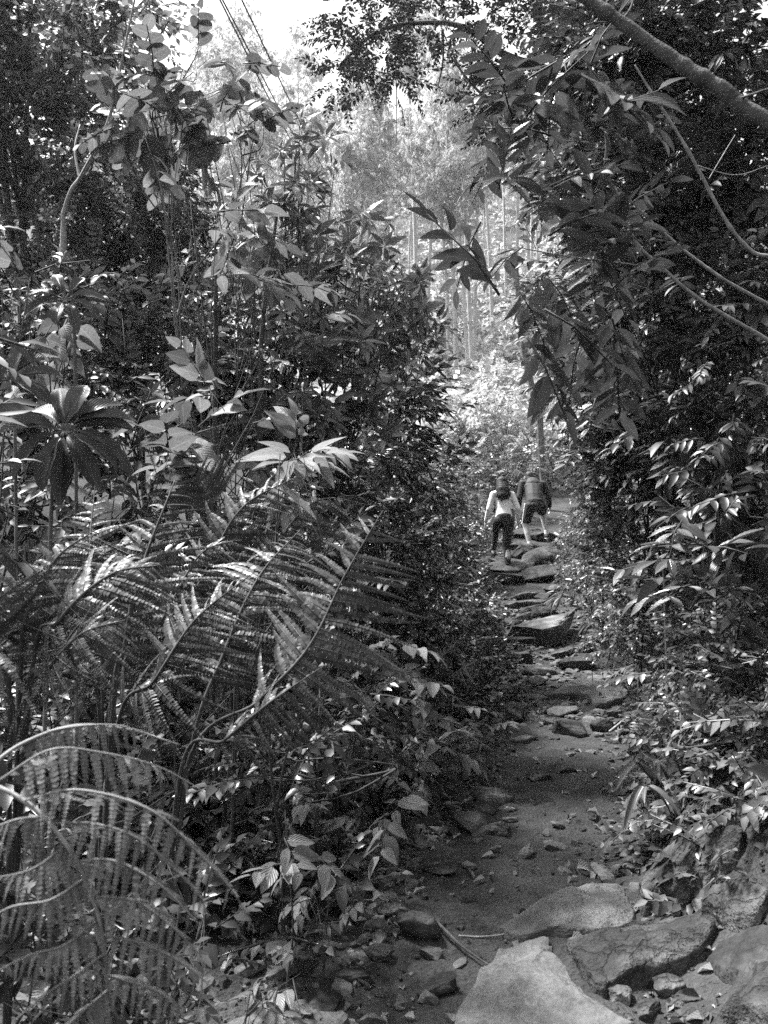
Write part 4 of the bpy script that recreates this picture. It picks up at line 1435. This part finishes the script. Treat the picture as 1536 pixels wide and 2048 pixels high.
# ------------------------------------------------------------------ shrubs and trees, left side
GL = 'shrubs crowding the left of the path'
plant('shrub', 'tall dark whorled shrub in the centre, its pointed top against the hillside', 'shrub', gbase(610, 7.6), [
    B(592, 330, 7, 75, 55), B(600, 430, 7, 140, 70), B(640, 520, 7, 190, 80), B(600, 640, 7, 210, 90), B(720, 620, 6.8, 130, 90), B(650, 760, 6.8, 200, 100), B(770, 540, 7.2, 70, 60), B(560, 880, 6.8, 210, 90)],
    'whorl', 3.8, 297, GL, .035, seed=1, bend=.3)
plant('shrub', 'narrow-leaved shrub standing right of the tall whorled shrub', 'shrub', gbase(840, 10.5), [
    B(800, 640, 10, 70, 90), B(815, 760, 10, 80, 100), B(800, 880, 10, 90, 90), B(780, 800, 9.5, 90, 110), B(790, 960, 9.5, 110, 70)],
    'lance', 3, 120, GL, .03, seed=2)
plant('sapling', 'slender sapling of heart-shaped leaves against the pale hillside', 'sapling', gbase(455, 6.2), [
    B(300, 160, 6, 100, 60), B(420, 150, 6, 90, 60), B(440, 220, 6, 90, 50), B(340, 260, 6, 110, 50), B(480, 250, 6, 60, 50), B(260, 240, 6, 80, 60)],
    'heart', 2.2, 290, None, .02, 'bark', seed=3)
plant('shrub', 'broad-leaved shrub with thin dark stems in front of the whorled shrub', 'shrub', gbase(470, 4.9), [
    B(380, 425, 4.5, 80, 40), B(480, 440, 4.5, 90, 45), B(530, 500, 4.5, 80, 40), B(450, 540, 4.5, 100, 50), B(560, 560, 4.5, 90, 45), B(620, 660, 4.5, 90, 60)],
    'broad', .95, 200, GL, .014, seed=4, scale=.8)
plant('shrub', 'pale large-leaved plant spreading its leaves above the ferns', 'shrub', gbase(450, 3.9), [
    B(420, 800, 3.6, 90, 40), B(380, 860, 3.6, 80, 40), B(470, 860, 3.5, 60, 50), B(340, 930, 3.5, 60, 40), B(420, 930, 3.4, 70, 40)],
    'broad', .55, 90, GL, .012, seed=5, scale=.65)
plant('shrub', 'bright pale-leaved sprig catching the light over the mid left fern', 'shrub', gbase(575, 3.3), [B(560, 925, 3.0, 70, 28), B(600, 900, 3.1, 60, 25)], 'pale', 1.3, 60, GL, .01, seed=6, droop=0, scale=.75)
plant('tree', 'dense small-leaved tree filling the upper left corner', 'tree', gbase(60, 9.5), [
    B(60, 40, 8.5, 190, 120), B(240, 30, 8.8, 100, 90), B(40, 240, 8.5, 160, 120), B(200, 330, 8.8, 150, 110), B(60, 440, 8.5, 150, 110), B(-60, 120, 8, 120, 200)],
    'treeleaf', 4.0, 0, 'trees on the left', .09, 'bark', seed=7, maxn=1800, scale=1.1)
plant('tree', 'leafy tree between the corner tree and the heart-leaved sapling', 'tree', gbase(300, 10.5), [
    B(290, 440, 9.5, 130, 110), B(330, 350, 9.8, 60, 80), B(330, 560, 9.5, 140, 90), B(200, 560, 9, 140, 90), B(400, 530, 10, 60, 70)],
    'mid', 5, 0, 'trees on the left', .06, 'bark', seed=8, maxn=1200)
plant('tree', 'tall dark tree farther back, showing between the leaves of the corner tree', 'tree', gbase(130, 15), [
    B(60, 60, 14, 230, 150), B(170, 150, 14, 110, 130), B(100, 330, 14, 200, 140), B(250, 340, 14, 80, 110), B(250, 520, 13, 170, 130), B(30, 560, 13, 150, 130), B(-100, 300, 13, 150, 200)],
    'treeleaf', 3.2, 0, 'trees on the left', .12, 'bark', seed=84, maxn=1500, scale=1.5)
plant('shrub', 'dense fine-leaved thicket at mid left below the leafy trees', 'shrub', gbase(300, 7.4), [
    B(280, 680, 7, 150, 80), B(420, 680, 7, 140, 80), B(180, 650, 6.6, 130, 90), B(330, 780, 6.6, 160, 70), B(490, 770, 6.6, 110, 80)],
    'mid', 4, 100, GL, .03, seed=9, maxn=900)
plant('shrub', 'dark thicket behind the rosette plant on the far left', 'shrub', gbase(60, 5.6), [
    B(40, 620, 5.2, 140, 90), B(60, 750, 5.2, 130, 90), B(200, 800, 5.2, 130, 90), B(60, 940, 4.6, 150, 90), B(240, 930, 4.6, 130, 80)],
    'middark', 4, 0, GL, .025, seed=10)
plant('shrub', 'drooping long-leaved shrub at the left edge above the rosette plant', 'shrub', gbase(60, 4.2), [
    B(60, 590, 3.9, 110, 60), B(150, 620, 3.9, 70, 45), B(10, 690, 3.7, 90, 60)], 'broad', 1.0, 100, GL, .016, seed=11, scale=.65, droop=.5)
for (lab, blobs, sp, dens, sing, base, sd) in [
    ('dark bush hanging over the left edge of the stone steps', [B(850, 1090, 11.5, 75, 90), B(870, 1200, 10.5, 70, 70), B(830, 1000, 12, 80, 90)], 'lancedark', 4, 60, (870, 12), 41),
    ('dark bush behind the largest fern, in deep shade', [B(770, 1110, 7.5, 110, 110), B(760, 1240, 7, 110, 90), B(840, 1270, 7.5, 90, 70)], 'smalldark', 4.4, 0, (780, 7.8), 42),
    ('small-leaved bush just left of the climbing woman', [B(885, 1030, 14.5, 60, 80), B(870, 950, 15, 70, 70), B(895, 1120, 14, 45, 50)], 'mid', 3.6, 40, (915, 15), 43),
    ('dense bush between the whorled shrub and the dark bushes', [B(700, 930, 8.5, 130, 90), B(790, 1030, 9, 110, 90), B(640, 1020, 7, 120, 80)], 'middark', 4, 0, (720, 9), 44),
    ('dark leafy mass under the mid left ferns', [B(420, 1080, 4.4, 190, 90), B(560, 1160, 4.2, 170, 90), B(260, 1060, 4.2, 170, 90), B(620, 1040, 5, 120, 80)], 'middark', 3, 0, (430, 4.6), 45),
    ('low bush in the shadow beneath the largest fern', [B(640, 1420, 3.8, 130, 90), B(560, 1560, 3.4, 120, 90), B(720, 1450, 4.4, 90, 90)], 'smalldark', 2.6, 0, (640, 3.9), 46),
]:
    plant('shrub', lab, 'shrub', gbase(*base), blobs, sp, dens, sing, GL, .02, seed=sd)
plant('shrub', 'low dark thicket added to darken the ground under the blurred fern', 'shrub', gbase(200, 1.9), [
    B(60, 1900, 1.75, 160, 80), B(260, 1890, 1.85, 160, 80), B(400, 1880, 2.1, 110, 60), B(180, 2010, 1.75, 200, 60), B(60, 1730, 1.95, 130, 80)], 'shade', 3.4, 0, GL, .01, seed=48, clear=1.45, scale=.8)  # added: near-black leaves stand in for deep shade over the soil
plant('shrub', 'dark leafy bush at the extreme left edge, added to shade the blurred fern', 'shrub', gbase(-220, 2.1), [
    B(-180, 1500, 1.9, 150, 150), B(-230, 1250, 1.9, 170, 170), B(-240, 950, 1.9, 170, 200), B(-260, 640, 1.9, 170, 170)], 'middark', 3.2, 0, GL, .007, seed=47, clear=1.5)  # mostly unseen bush, added to keep sun off the near fern and ground
GP = 'broad-leaved herbs at the left edge of the path'
for (lab, blobs, sp, dens, sing, base, sd) in [
    ('clump of plump oval leaves overhanging the path beside the dirt', [B(820, 1490, 5.0, 60, 50), B(885, 1485, 5.1, 45, 40), B(780, 1550, 4.9, 60, 40), B(845, 1545, 5.0, 50, 40)], 'low', 3.2, 280, (820, 5.3), 51),
    ('upright herb with bright leaves in front of the dark bush', [B(760, 1300, 5.2, 60, 50), B(700, 1330, 5.0, 70, 50), B(790, 1380, 5.2, 60, 50), B(730, 1400, 4.9, 70, 45)], 'low', 3.0, 280, (750, 5.4), 52),
    ('leafy herb under the small overhanging fern', [B(930, 1440, 5.6, 60, 40), B(960, 1500, 5.6, 50, 30), B(890, 1420, 5.4, 50, 40)], 'low', 2.2, 100, (920, 5.8), 53),
    ('straggling herb at the lower left of the dirt', [B(660, 1760, 3.0, 50, 40), B(620, 1800, 2.9, 40, 25), B(740, 1770, 3.2, 40, 40)], 'low', .8, 40, (650, 3.1), 54),
    ('dim herb alone in the dark hollow below the ferns', [B(570, 1640, 2.8, 60, 30), B(620, 1690, 2.8, 40, 30)], 'low', .6, 24, (580, 2.9), 55),
    ('small herb beside the pale angular stone', [B(770, 1640, 3.9, 50, 40), B(800, 1600, 4.0, 40, 30)], 'low', .9, 40, (780, 4.1), 56),
    ('leafy weeds at the bottom left below the blurred fern', [B(500, 2000, 2.1, 70, 24), B(600, 1960, 2.3, 50, 20)], 'low', .7, 60, (430, 2.1), 57),
]:
    plant('herb', lab, 'plant', gbase(*base), blobs, sp, dens, sing, GP, .006, seed=sd, bend=.06, clear=1.5, scale={57: .5, 54: .45, 55: .7, 51: 1.3, 52: 1.3}.get(sd, .95))


# rosette plants: long puckered leaves round one stem
LF_OB = None


def rosette(label, c, stem, leaves, L, W, seed=0, face=(.15, -.95, .4), group='rosette plants at the left edge'):
    global LF_OB
    r = np.random.default_rng(seed)
    c = np.asarray(c, float)
    root = thing('rosette_plant', label, 'plant', stem[-1], group)
    if LF_OB is None:
        LF_OB = []
        for k in range(3):
            mb = MB()
            mb.raw(*leaf_tpl('oblong', 16, 6, .35, .34 + .2 * k, .022, k))
            LF_OB.append(mb.mesh('leaf', 'lf_rosette'))
    f = norm(np.asarray(face))
    e1 = norm(np.cross([0, 0, 1], f)) * -1
    e2 = np.cross(f, e1) * -1
    if e2[2] < 0:
        e2 = -e2
    tb = MB()
    tube(tb, spline([c - f * .02] + list(stem), 14), [.006, .007, .008], 7)
    for k, (ang, ln) in enumerate(leaves):
        a = R(ang)
        d = e1 * math.cos(a) * -1 + e2 * math.sin(a) + f * r.uniform(.15, .45)
        n = norm(f + np.array([0, 0, .7]))
        M = fr1(d, n + r.normal(0, .12, 3)) * np.array([W * r.uniform(.85, 1.1), L * ln, L * ln])
        p = c + norm(d) * .03
        A = Matrix(M.tolist()).to_4x4()
        A.translation = Vector(p)
        put('leaf', LF_OB[int(r.integers(0, 3))], root, A)
        tube(tb, [c, p], [.005, .004], 4)
    tb.build('stem', 'bark', root)


rosette('rosette of long dark puckered leaves near the left edge', at(128, 862, 3.0), [at(122, 900, 3.02), at(105, 960, 3.1), gbase(100, 3.2)],
        [(12, 1.15), (28, 1.1), (50, 1.0), (72, .9), (100, .85), (128, .8), (165, 1.1), (182, 1.0), (215, 1.0), (-15, 1.1), (-32, 1.1), (-55, 1.05), (-88, 1.1), (-105, 1.15)], .185, .075, 3)
rosette('half hidden rosette at the extreme left edge, higher up', at(20, 760, 3.3), [at(30, 850, 3.35), gbase(60, 3.6)],
        [(10, 1), (50, 1), (80, 1), (120, 1), (160, 1), (200, 1), (-30, 1), (-70, 1)], .17, .07, 5)
rosette('small drooping rosette with a broken pale leaf in upper mid left', at(130, 600, 3.4), [at(125, 560, 3.45), at(150, 700, 3.6), gbase(170, 3.8)],
        [(20, .8), (60, .7), (110, .7), (160, .9), (200, .9), (-20, .9), (-60, .8), (-100, .8)], .14, .055, 6)

# thin trunks and bare stems, left
def bare(label, pts, r, mat='bark', cat='tree', name='slender_tree', group=None, twigs=()):
    P = [np.asarray(p, float) for p in pts]
    root = thing(name, label, cat, P[0], group)
    mb = MB()
    q = spline(P, 90)
    rr = np.interp(np.linspace(0, 1, 90), np.linspace(0, 1, len(r)), r)
    g = np.random.default_rng(len(label))
    kn = np.zeros(90)
    for c in g.uniform(3, 87, 9):
        kn += g.uniform(.1, .35) * np.exp(-((np.arange(90) - c) / 1.1) ** 2)
    rr = rr * (1 + .07 * np.sin(np.arange(90) * .7 + g.uniform(0, 6)) + kn)
    q = q + (np.sin(np.arange(90)[:, None] * np.array([.33, .27, .41]) + g.uniform(0, 6, 3)) * rr[:, None] * .1)
    tube(mb, q, rr, 9)
    mb.build('trunk' if cat == 'tree' else 'branch', mat, root)
    for (tp, tr) in twigs:
        m = MB()
        tube(m, spline([np.asarray(p, float) for p in tp], 14), [tr, tr * .5], 5)
        m.build('twig', mat, root)
    return root


bare('thin pale trunk leaning right and forking in the upper left', [gbase(120, 6.0), at(125, 560, 6), at(132, 410, 6), at(180, 325, 6), at(222, 225, 6), at(246, 110, 6), at(276, -30, 6)], [.019, .018, .016, .014, .012, .009, .006], 'stem_pale',
     twigs=[((at(226, 235, 6), at(190, 300, 5.95), at(150, 370, 5.9)), .014), ((at(160, 360, 6), at(150, 300, 6.1), at(160, 250, 6.2)), .012)])
bare('dark straight sapling stem between the thicket and the whorled shrub', [gbase(430, 5.4), at(430, 800, 5.3), at(432, 600, 5.2), at(430, 490, 5.2)], [.018, .014, .008], 'bark_dark')
bare('slim dark stem rising through the centre of the whorled shrub', [gbase(525, 6.4), at(520, 900, 6.2), at(525, 650, 6.2), at(555, 420, 6.2)], [.03, .02, .01], 'bark_dark')
bare('dead forked stem standing dark among the left ferns', [gbase(215, 2.2), at(225, 1440, 2.1), at(250, 1290, 2.1), at(272, 1140, 2.15)], [.007, .006, .004], 'bark_dark', 'dead stem')

# ------------------------------------------------------------------ right side
GR = 'shrubs on the right bank'
plant('shrub', 'nearest big-leaved shrub reaching in from the right over the path', 'shrub', at(1560, 760, 4.2) * np.array([1, 1, 0]) + np.array([0.25, 0, ground(2.2, 4.2)]), [
    B(1035, 300, 3.9, 56, 90), B(1005, 380, 3.8, 48, 60), B(1095, 420, 3.8, 72, 70), B(1065, 520, 3.8, 72, 60), B(1045, 620, 3.8, 56, 55), B(1140, 100, 3.8, 56, 90), B(1140, 230, 3.9, 88, 90), B(1210, 480, 4.0, 88, 80), B(1200, 620, 3.9, 88, 70)],
    'lance', 3.4, 298, GR, .016, 'bark_dark', seed=21, scale=1.08, stems=False)
for (lab, blobs, sp, dens, sing, base, sd) in [
    ('dark shrub filling the top right corner behind the thick branch', [B(1300, 60, 6, 150, 130), B(1450, 120, 6, 150, 150), B(1200, 130, 6.4, 130, 130), B(1500, 330, 5.6, 130, 110)], 'lancedark', 4.2, 0, (1430, 6.5), 61),
    ('shrub of slanting glossy leaves in the right middle', [B(1300, 350, 6, 150, 110), B(1180, 330, 6.2, 110, 110), B(1400, 450, 5.8, 140, 110), B(1250, 500, 6, 140, 90)], 'lance', 3.6, 150, (1330, 6.5), 62),
    ('small-leaved shrub under the bare crossing branches', [B(1400, 650, 5.6, 150, 110), B(1250, 640, 6, 130, 100), B(1500, 560, 5.4, 110, 110), B(1480, 760, 5.2, 120, 100)], 'mid', 4, 100, (1420, 6), 63),
    ('hanging shrub above the dark recess in the right bank', [B(1230, 760, 7.5, 110, 100), B(1300, 800, 7, 130, 90), B(1240, 880, 7.5, 85, 80), B(1380, 850, 6.4, 120, 90)], 'lance', 3.8, 150, (1270, 7.6), 64),
    ('glossy shrub at the right edge below the crossing branches', [B(1470, 880, 5, 110, 90), B(1520, 1000, 4.7, 90, 90), B(1440, 1000, 5, 90, 80)], 'lancedark', 3.6, 60, (1500, 5.2), 65),
    ('leafy shrub leaning over the path behind the walkers', [B(1150, 690, 10.5, 80, 110), B(1180, 820, 10, 70, 90), B(1110, 590, 10.5, 80, 100), B(1200, 930, 10.5, 50, 60)], 'lance', 3.4, 100, (1240, 10.8), 66),
    ('dark shrub right of the walking man', [B(1215, 1000, 10.5, 60, 90), B(1230, 1090, 9.5, 65, 80), B(1200, 1130, 10.5, 40, 45)], 'middark', 4, 0, (1200, 10.5), 67),
    ('low bush at the foot of the right bank by the boulder', [B(1235, 1190, 8.5, 60, 60), B(1260, 1270, 7.5, 80, 50), B(1330, 1200, 7, 90, 60)], 'small', 3.4, 0, (1260, 8.5), 68),
    ('spreading bush on the right bank above the mossy boulder', [B(1450, 1250, 4.8, 110, 80), B(1400, 1330, 4.7, 110, 70), B(1520, 1380, 4.2, 90, 90)], 'small', 3, 0, (1450, 5), 69),
    ('leafy bush low on the right bank near the flagstones', [B(1480, 1500, 3.9, 90, 70), B(1390, 1480, 4.2, 80, 60), B(1520, 1620, 3.5, 70, 60)], 'small', 2.6, 0, (1480, 4.1), 70),
]:
    plant('shrub', lab, 'shrub', gbase(*base), blobs, sp, dens, sing, GR, .025, seed=sd, scale=.88)
plant('tree', 'dense dark tree behind all the shrubs on the right bank', 'tree', gbase(1500, 9.5), [
    B(1280, 120, 9, 180, 170), B(1480, 200, 8.6, 170, 200), B(1190, 330, 9.4, 110, 160), B(1330, 430, 9, 180, 160), B(1500, 560, 8.6, 160, 160), B(1230, 600, 9.4, 110, 150), B(1350, 720, 8.8, 160, 130)],
    'middark', 3.4, 0, 'trees on the right bank', .1, 'bark', seed=82, maxn=1600)
plant('shrub', 'dark scrub clothing the bank below the dense dark tree', 'shrub', gbase(1400, 8), [
    B(1280, 920, 7.6, 130, 110), B(1420, 860, 7, 140, 120), B(1540, 800, 6.4, 120, 140), B(1380, 1010, 6.8, 100, 80), B(1500, 1060, 5.9, 100, 80), B(1290, 1150, 7.2, 90, 70)],
    'smalldark', 3.0, 0, GR, .03, seed=83, maxn=1200)
GH = 'leafy plants on the right bank'
for (lab, blobs, sp, dens, sing, base, sd) in [
    ('plant with drooping slender leaves at the right edge of the dirt', [B(1275, 1545, 4.3, 45, 45), B(1300, 1500, 4.4, 40, 30)], 'long', 1.0, 60, (1290, 4.5), 71),
    ('tuft of pale hanging leaves in front of the man-high bank', [B(1180, 960, 8.6, 24, 30), B(1110, 790, 8.8, 34, 30), B(1120, 750, 9, 30, 20)], 'long', 1.3, 60, (1180, 9), 72),
    ('upright glossy herb on the right bank under the shrubs', [B(1400, 1040, 4.6, 60, 60), B(1470, 1090, 4.5, 60, 60), B(1420, 1120, 4.5, 70, 50)], 'lance', 1.1, 120, (1440, 4.9), 73),
    ('young leafy plant halfway up the right bank', [B(1480, 1180, 4.3, 70, 50), B(1400, 1190, 4.5, 60, 40)], 'lance', 1.0, 60, (1450, 4.6), 74),
    ('spiky palm-like tuft at the right end of the steps', [B(1136, 1195, 11, 16, 24)], 'long', 1.2, 40, (1128, 11.2), 75),
    ('strap-leaved tuft on the bank beside the big pale boulder', [B(1212, 1240, 9, 16, 30)], 'long', 1.2, 40, (1200, 9.2), 76),
]:
    plant('herb', lab, 'plant', gbase(*base), blobs, sp, dens, sing, GH, .004, seed=sd, bend=.06)

bare('thick bare branch slanting across the top right corner', [at(1080, -75, 3.1), at(1185, 5, 3.05), at(1330, 106, 2.95), at(1450, 186, 2.87), at(1560, 262, 2.8), at(1740, 385, 2.72)], [.019, .021, .024, .026, .028, .031], 'bark_near', 'branch', 'bare_branch', 'bare branches over the right bank',
     twigs=[((at(1240, 45, 3.0), at(1262, 15, 3.02), at(1275, -40, 3.05)), .006), ((at(1470, 200, 2.86), at(1500, 190, 2.8), at(1560, 170, 2.75)), .006)])
bare('long bare branch rising from the right edge through the leaves', [gbase(1700, 4.6), at(1620, 760, 3.9), at(1536, 682, 3.9), at(1400, 600, 3.9), at(1330, 540, 3.95), at(1270, 480, 4), at(1230, 372, 4.05)], [0.0143, 0.0110, 0.0094, 0.0077, 0.0066, 0.0033], 'stem_pale', 'branch', 'bare_branch', 'bare branches over the right bank',
     twigs=[((at(1335, 545, 3.95), at(1270, 530, 3.9), at(1150, 515, 3.85), at(1036, 495, 3.8)), .0045), ((at(1262, 455, 4), at(1180, 440, 3.95), at(1040, 370, 3.9)), .0045)])
bare('upper bare branch curving down toward the right edge', [gbase(1720, 4.9), at(1640, 660, 4.2), at(1536, 608, 4.2), at(1450, 560, 4.2), at(1380, 510, 4.25), at(1300, 440, 4.3), at(1235, 375, 4.3)], [0.0143, 0.0099, 0.0077, 0.0066, 0.0033], 'stem_pale', 'branch', 'bare_branch', 'bare branches over the right bank')
bare('steep thin branch arching high on the right', [gbase(1740, 5), at(1640, 600, 4.5), at(1500, 500, 4.5), at(1440, 420, 4.5), at(1370, 290, 4.5), at(1300, 180, 4.5), at(1270, 130, 4.5)], [0.0154, 0.0110, 0.0094, 0.0072, 0.0044], 'stem_pale', 'branch', 'bare_branch', 'bare branches over the right bank',
     twigs=[((at(1418, 358, 4.5), at(1440, 320, 4.5), at(1470, 270, 4.55)), .0035), ((at(1390, 330, 4.5), at(1470, 350, 4.45), at(1540, 330, 4.4)), .0035)])

# the tree that closes the top: its trunk stands on the right bank, its boughs cross the gap
tb = gbase(1330, 13.5)
ct = plant('tree', 'dark overhanging tree whose boughs hang into the sky gap', 'tree', tb, [
    B(730, 60, 13, 100, 70), B(720, 130, 13, 90, 50), B(800, 20, 13, 130, 60), B(770, 150, 13, 70, 55), B(670, 150, 12.8, 40, 50), B(900, 20, 12.6, 130, 50), B(1000, 60, 12.4, 110, 90), B(1060, 160, 12, 110, 110), B(960, 190, 12, 35, 40), B(1000, 250, 12, 60, 90), B(1100, -40, 12, 160, 90)],
    'canopy', 1.8, 0, None, .16, 'bark_dark', .2, seed=81, stems=False, maxn=900)
mb = MB()
hub = at(1130, 150, 12.6)
tube(mb, spline([tb, tb * .5 + hub * .5 + np.array([.2, 0, .3]), hub, at(1040, -60, 12.4)], 24), [.2, .16, .12, .07], 9)
mb.build('trunk', 'bark_dark', ct)
for pts, rr in [((hub, at(1010, 110, 12.5), at(940, 60, 12.6), at(870, 45, 12.8), at(760, 60, 13), at(680, 130, 12.9)), .07), ((at(985, 90, 12.5), at(940, 160, 12.3), at(900, 95, 12.5), at(885, 60, 12.6)), .03),
                ((at(885, 60, 12.6), at(886, 120, 12.6), at(876, 175, 12.6)), .025), ((at(1060, 250, 12.2), at(960, 185, 12.2), at(895, 105, 12.4)), .04), ((at(790, 80, 13), at(793, 200, 12.9), at(792, 310, 12.9)), .012), ((at(720, 130, 13), at(740, 190, 13), at(755, 240, 13)), .012)]:
    m = MB()
    tube(m, spline(list(pts), 20), [rr, rr * .6, rr * .3], 6)
    m.build('branch', 'bark_dark', ct)

# behind the walkers
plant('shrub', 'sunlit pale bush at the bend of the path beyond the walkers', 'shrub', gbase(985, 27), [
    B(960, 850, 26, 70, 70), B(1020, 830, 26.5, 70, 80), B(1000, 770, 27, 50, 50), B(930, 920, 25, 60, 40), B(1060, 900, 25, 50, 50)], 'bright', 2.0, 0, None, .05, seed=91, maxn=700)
plant('shrub', 'shaded bush directly behind the two walkers', 'shrub', gbase(1020, 22), [B(1010, 920, 22, 70, 40), B(1070, 930, 21, 50, 50), B(960, 970, 21, 50, 40)], 'small', 1.6, 0, None, .03, seed=92, scale=1.6)
bare('dark leaning trunk behind the walkers at the bend', [gbase(1090, 22.5), at(1078, 830, 22.5), at(1060, 760, 22.5), at(1040, 640, 22.5), at(1030, 500, 22.5)], [.1, .09, .08, .06], 'bark')

# dark hollow in the right bank with hanging roots
r_ = np.random.default_rng(77)
for k, (px, py) in enumerate([(1280, 930), (1292, 935), (1310, 925)]):
    p = at(px, py, 7.6)
    bare(['pale hanging root strand at the left of the bank recess', 'middle hanging root strand over the bank recess', 'short hanging root strand nearest the glossy herb'][k],
         [p, p + np.array([.02, -.02, -.25]), p + np.array([.05 + .02 * k, 0, -.5 - .1 * k])], [.008, .006, .003], 'stem_pale', 'root', 'hanging_root', 'roots hanging from the right bank')

# power lines crossing the gap
for k, (a, b) in enumerate([((430, -20, 17), (592, 300, 34)), ((440, -10, 17.4), (604, 300, 34.6)), ((480, -8, 18), (650, 345, 36))]):
    pa, pb = at(*a), at(*b)
    pa2 = pa + (pa - pb) * 1.2
    pb2 = pb + (pb - pa) * .25
    mid = (pa + pb) / 2 - np.array([0, 0, .06])
    mb = MB()
    tube(mb, spline([pa2, pa, mid, pb, pb2], 30), .019, 6)
    tag(mb.build('power_line', 'wire_black'), ['outermost power line at the left of the close pair', 'power line close beside the outermost one', 'single power line right of the close pair'][k], 'power line', 'power lines crossing the sky gap')

# ------------------------------------------------------------------ haze over the valley
def make_haze(density=.0006):
    x0, x1, y0, y1, z0, z1 = -95, 105, -25, 155, -1.6, 125
    v = [(x, y, z) for x in (x0, x1) for y in (y0, y1) for z in (z0, z1)]
    f = [(0, 1, 3, 2), (4, 6, 7, 5), (0, 4, 5, 1), (2, 3, 7, 6), (0, 2, 6, 4), (1, 5, 7, 3)]
    me = bpy.data.meshes.new('haze')
    me.from_pydata(v, [], f)
    m = bpy.data.materials.new('haze')
    m.use_nodes = True
    nt = m.node_tree
    nt.nodes.clear()
    o = nn(nt, 'ShaderNodeOutputMaterial')
    p = nn(nt, 'ShaderNodeVolumePrincipled')
    p.inputs['Color'].default_value = (.9, .9, .9, 1)
    p.inputs['Density'].default_value = density
    p.inputs['Anisotropy'].default_value = .3
    nt.links.new(p.outputs[0], o.inputs['Volume'])
    me.materials.append(m)
    ob = bpy.data.objects.new('haze', me)
    COL.objects.link(ob)
    ob['kind'] = 'stuff'


make_haze()
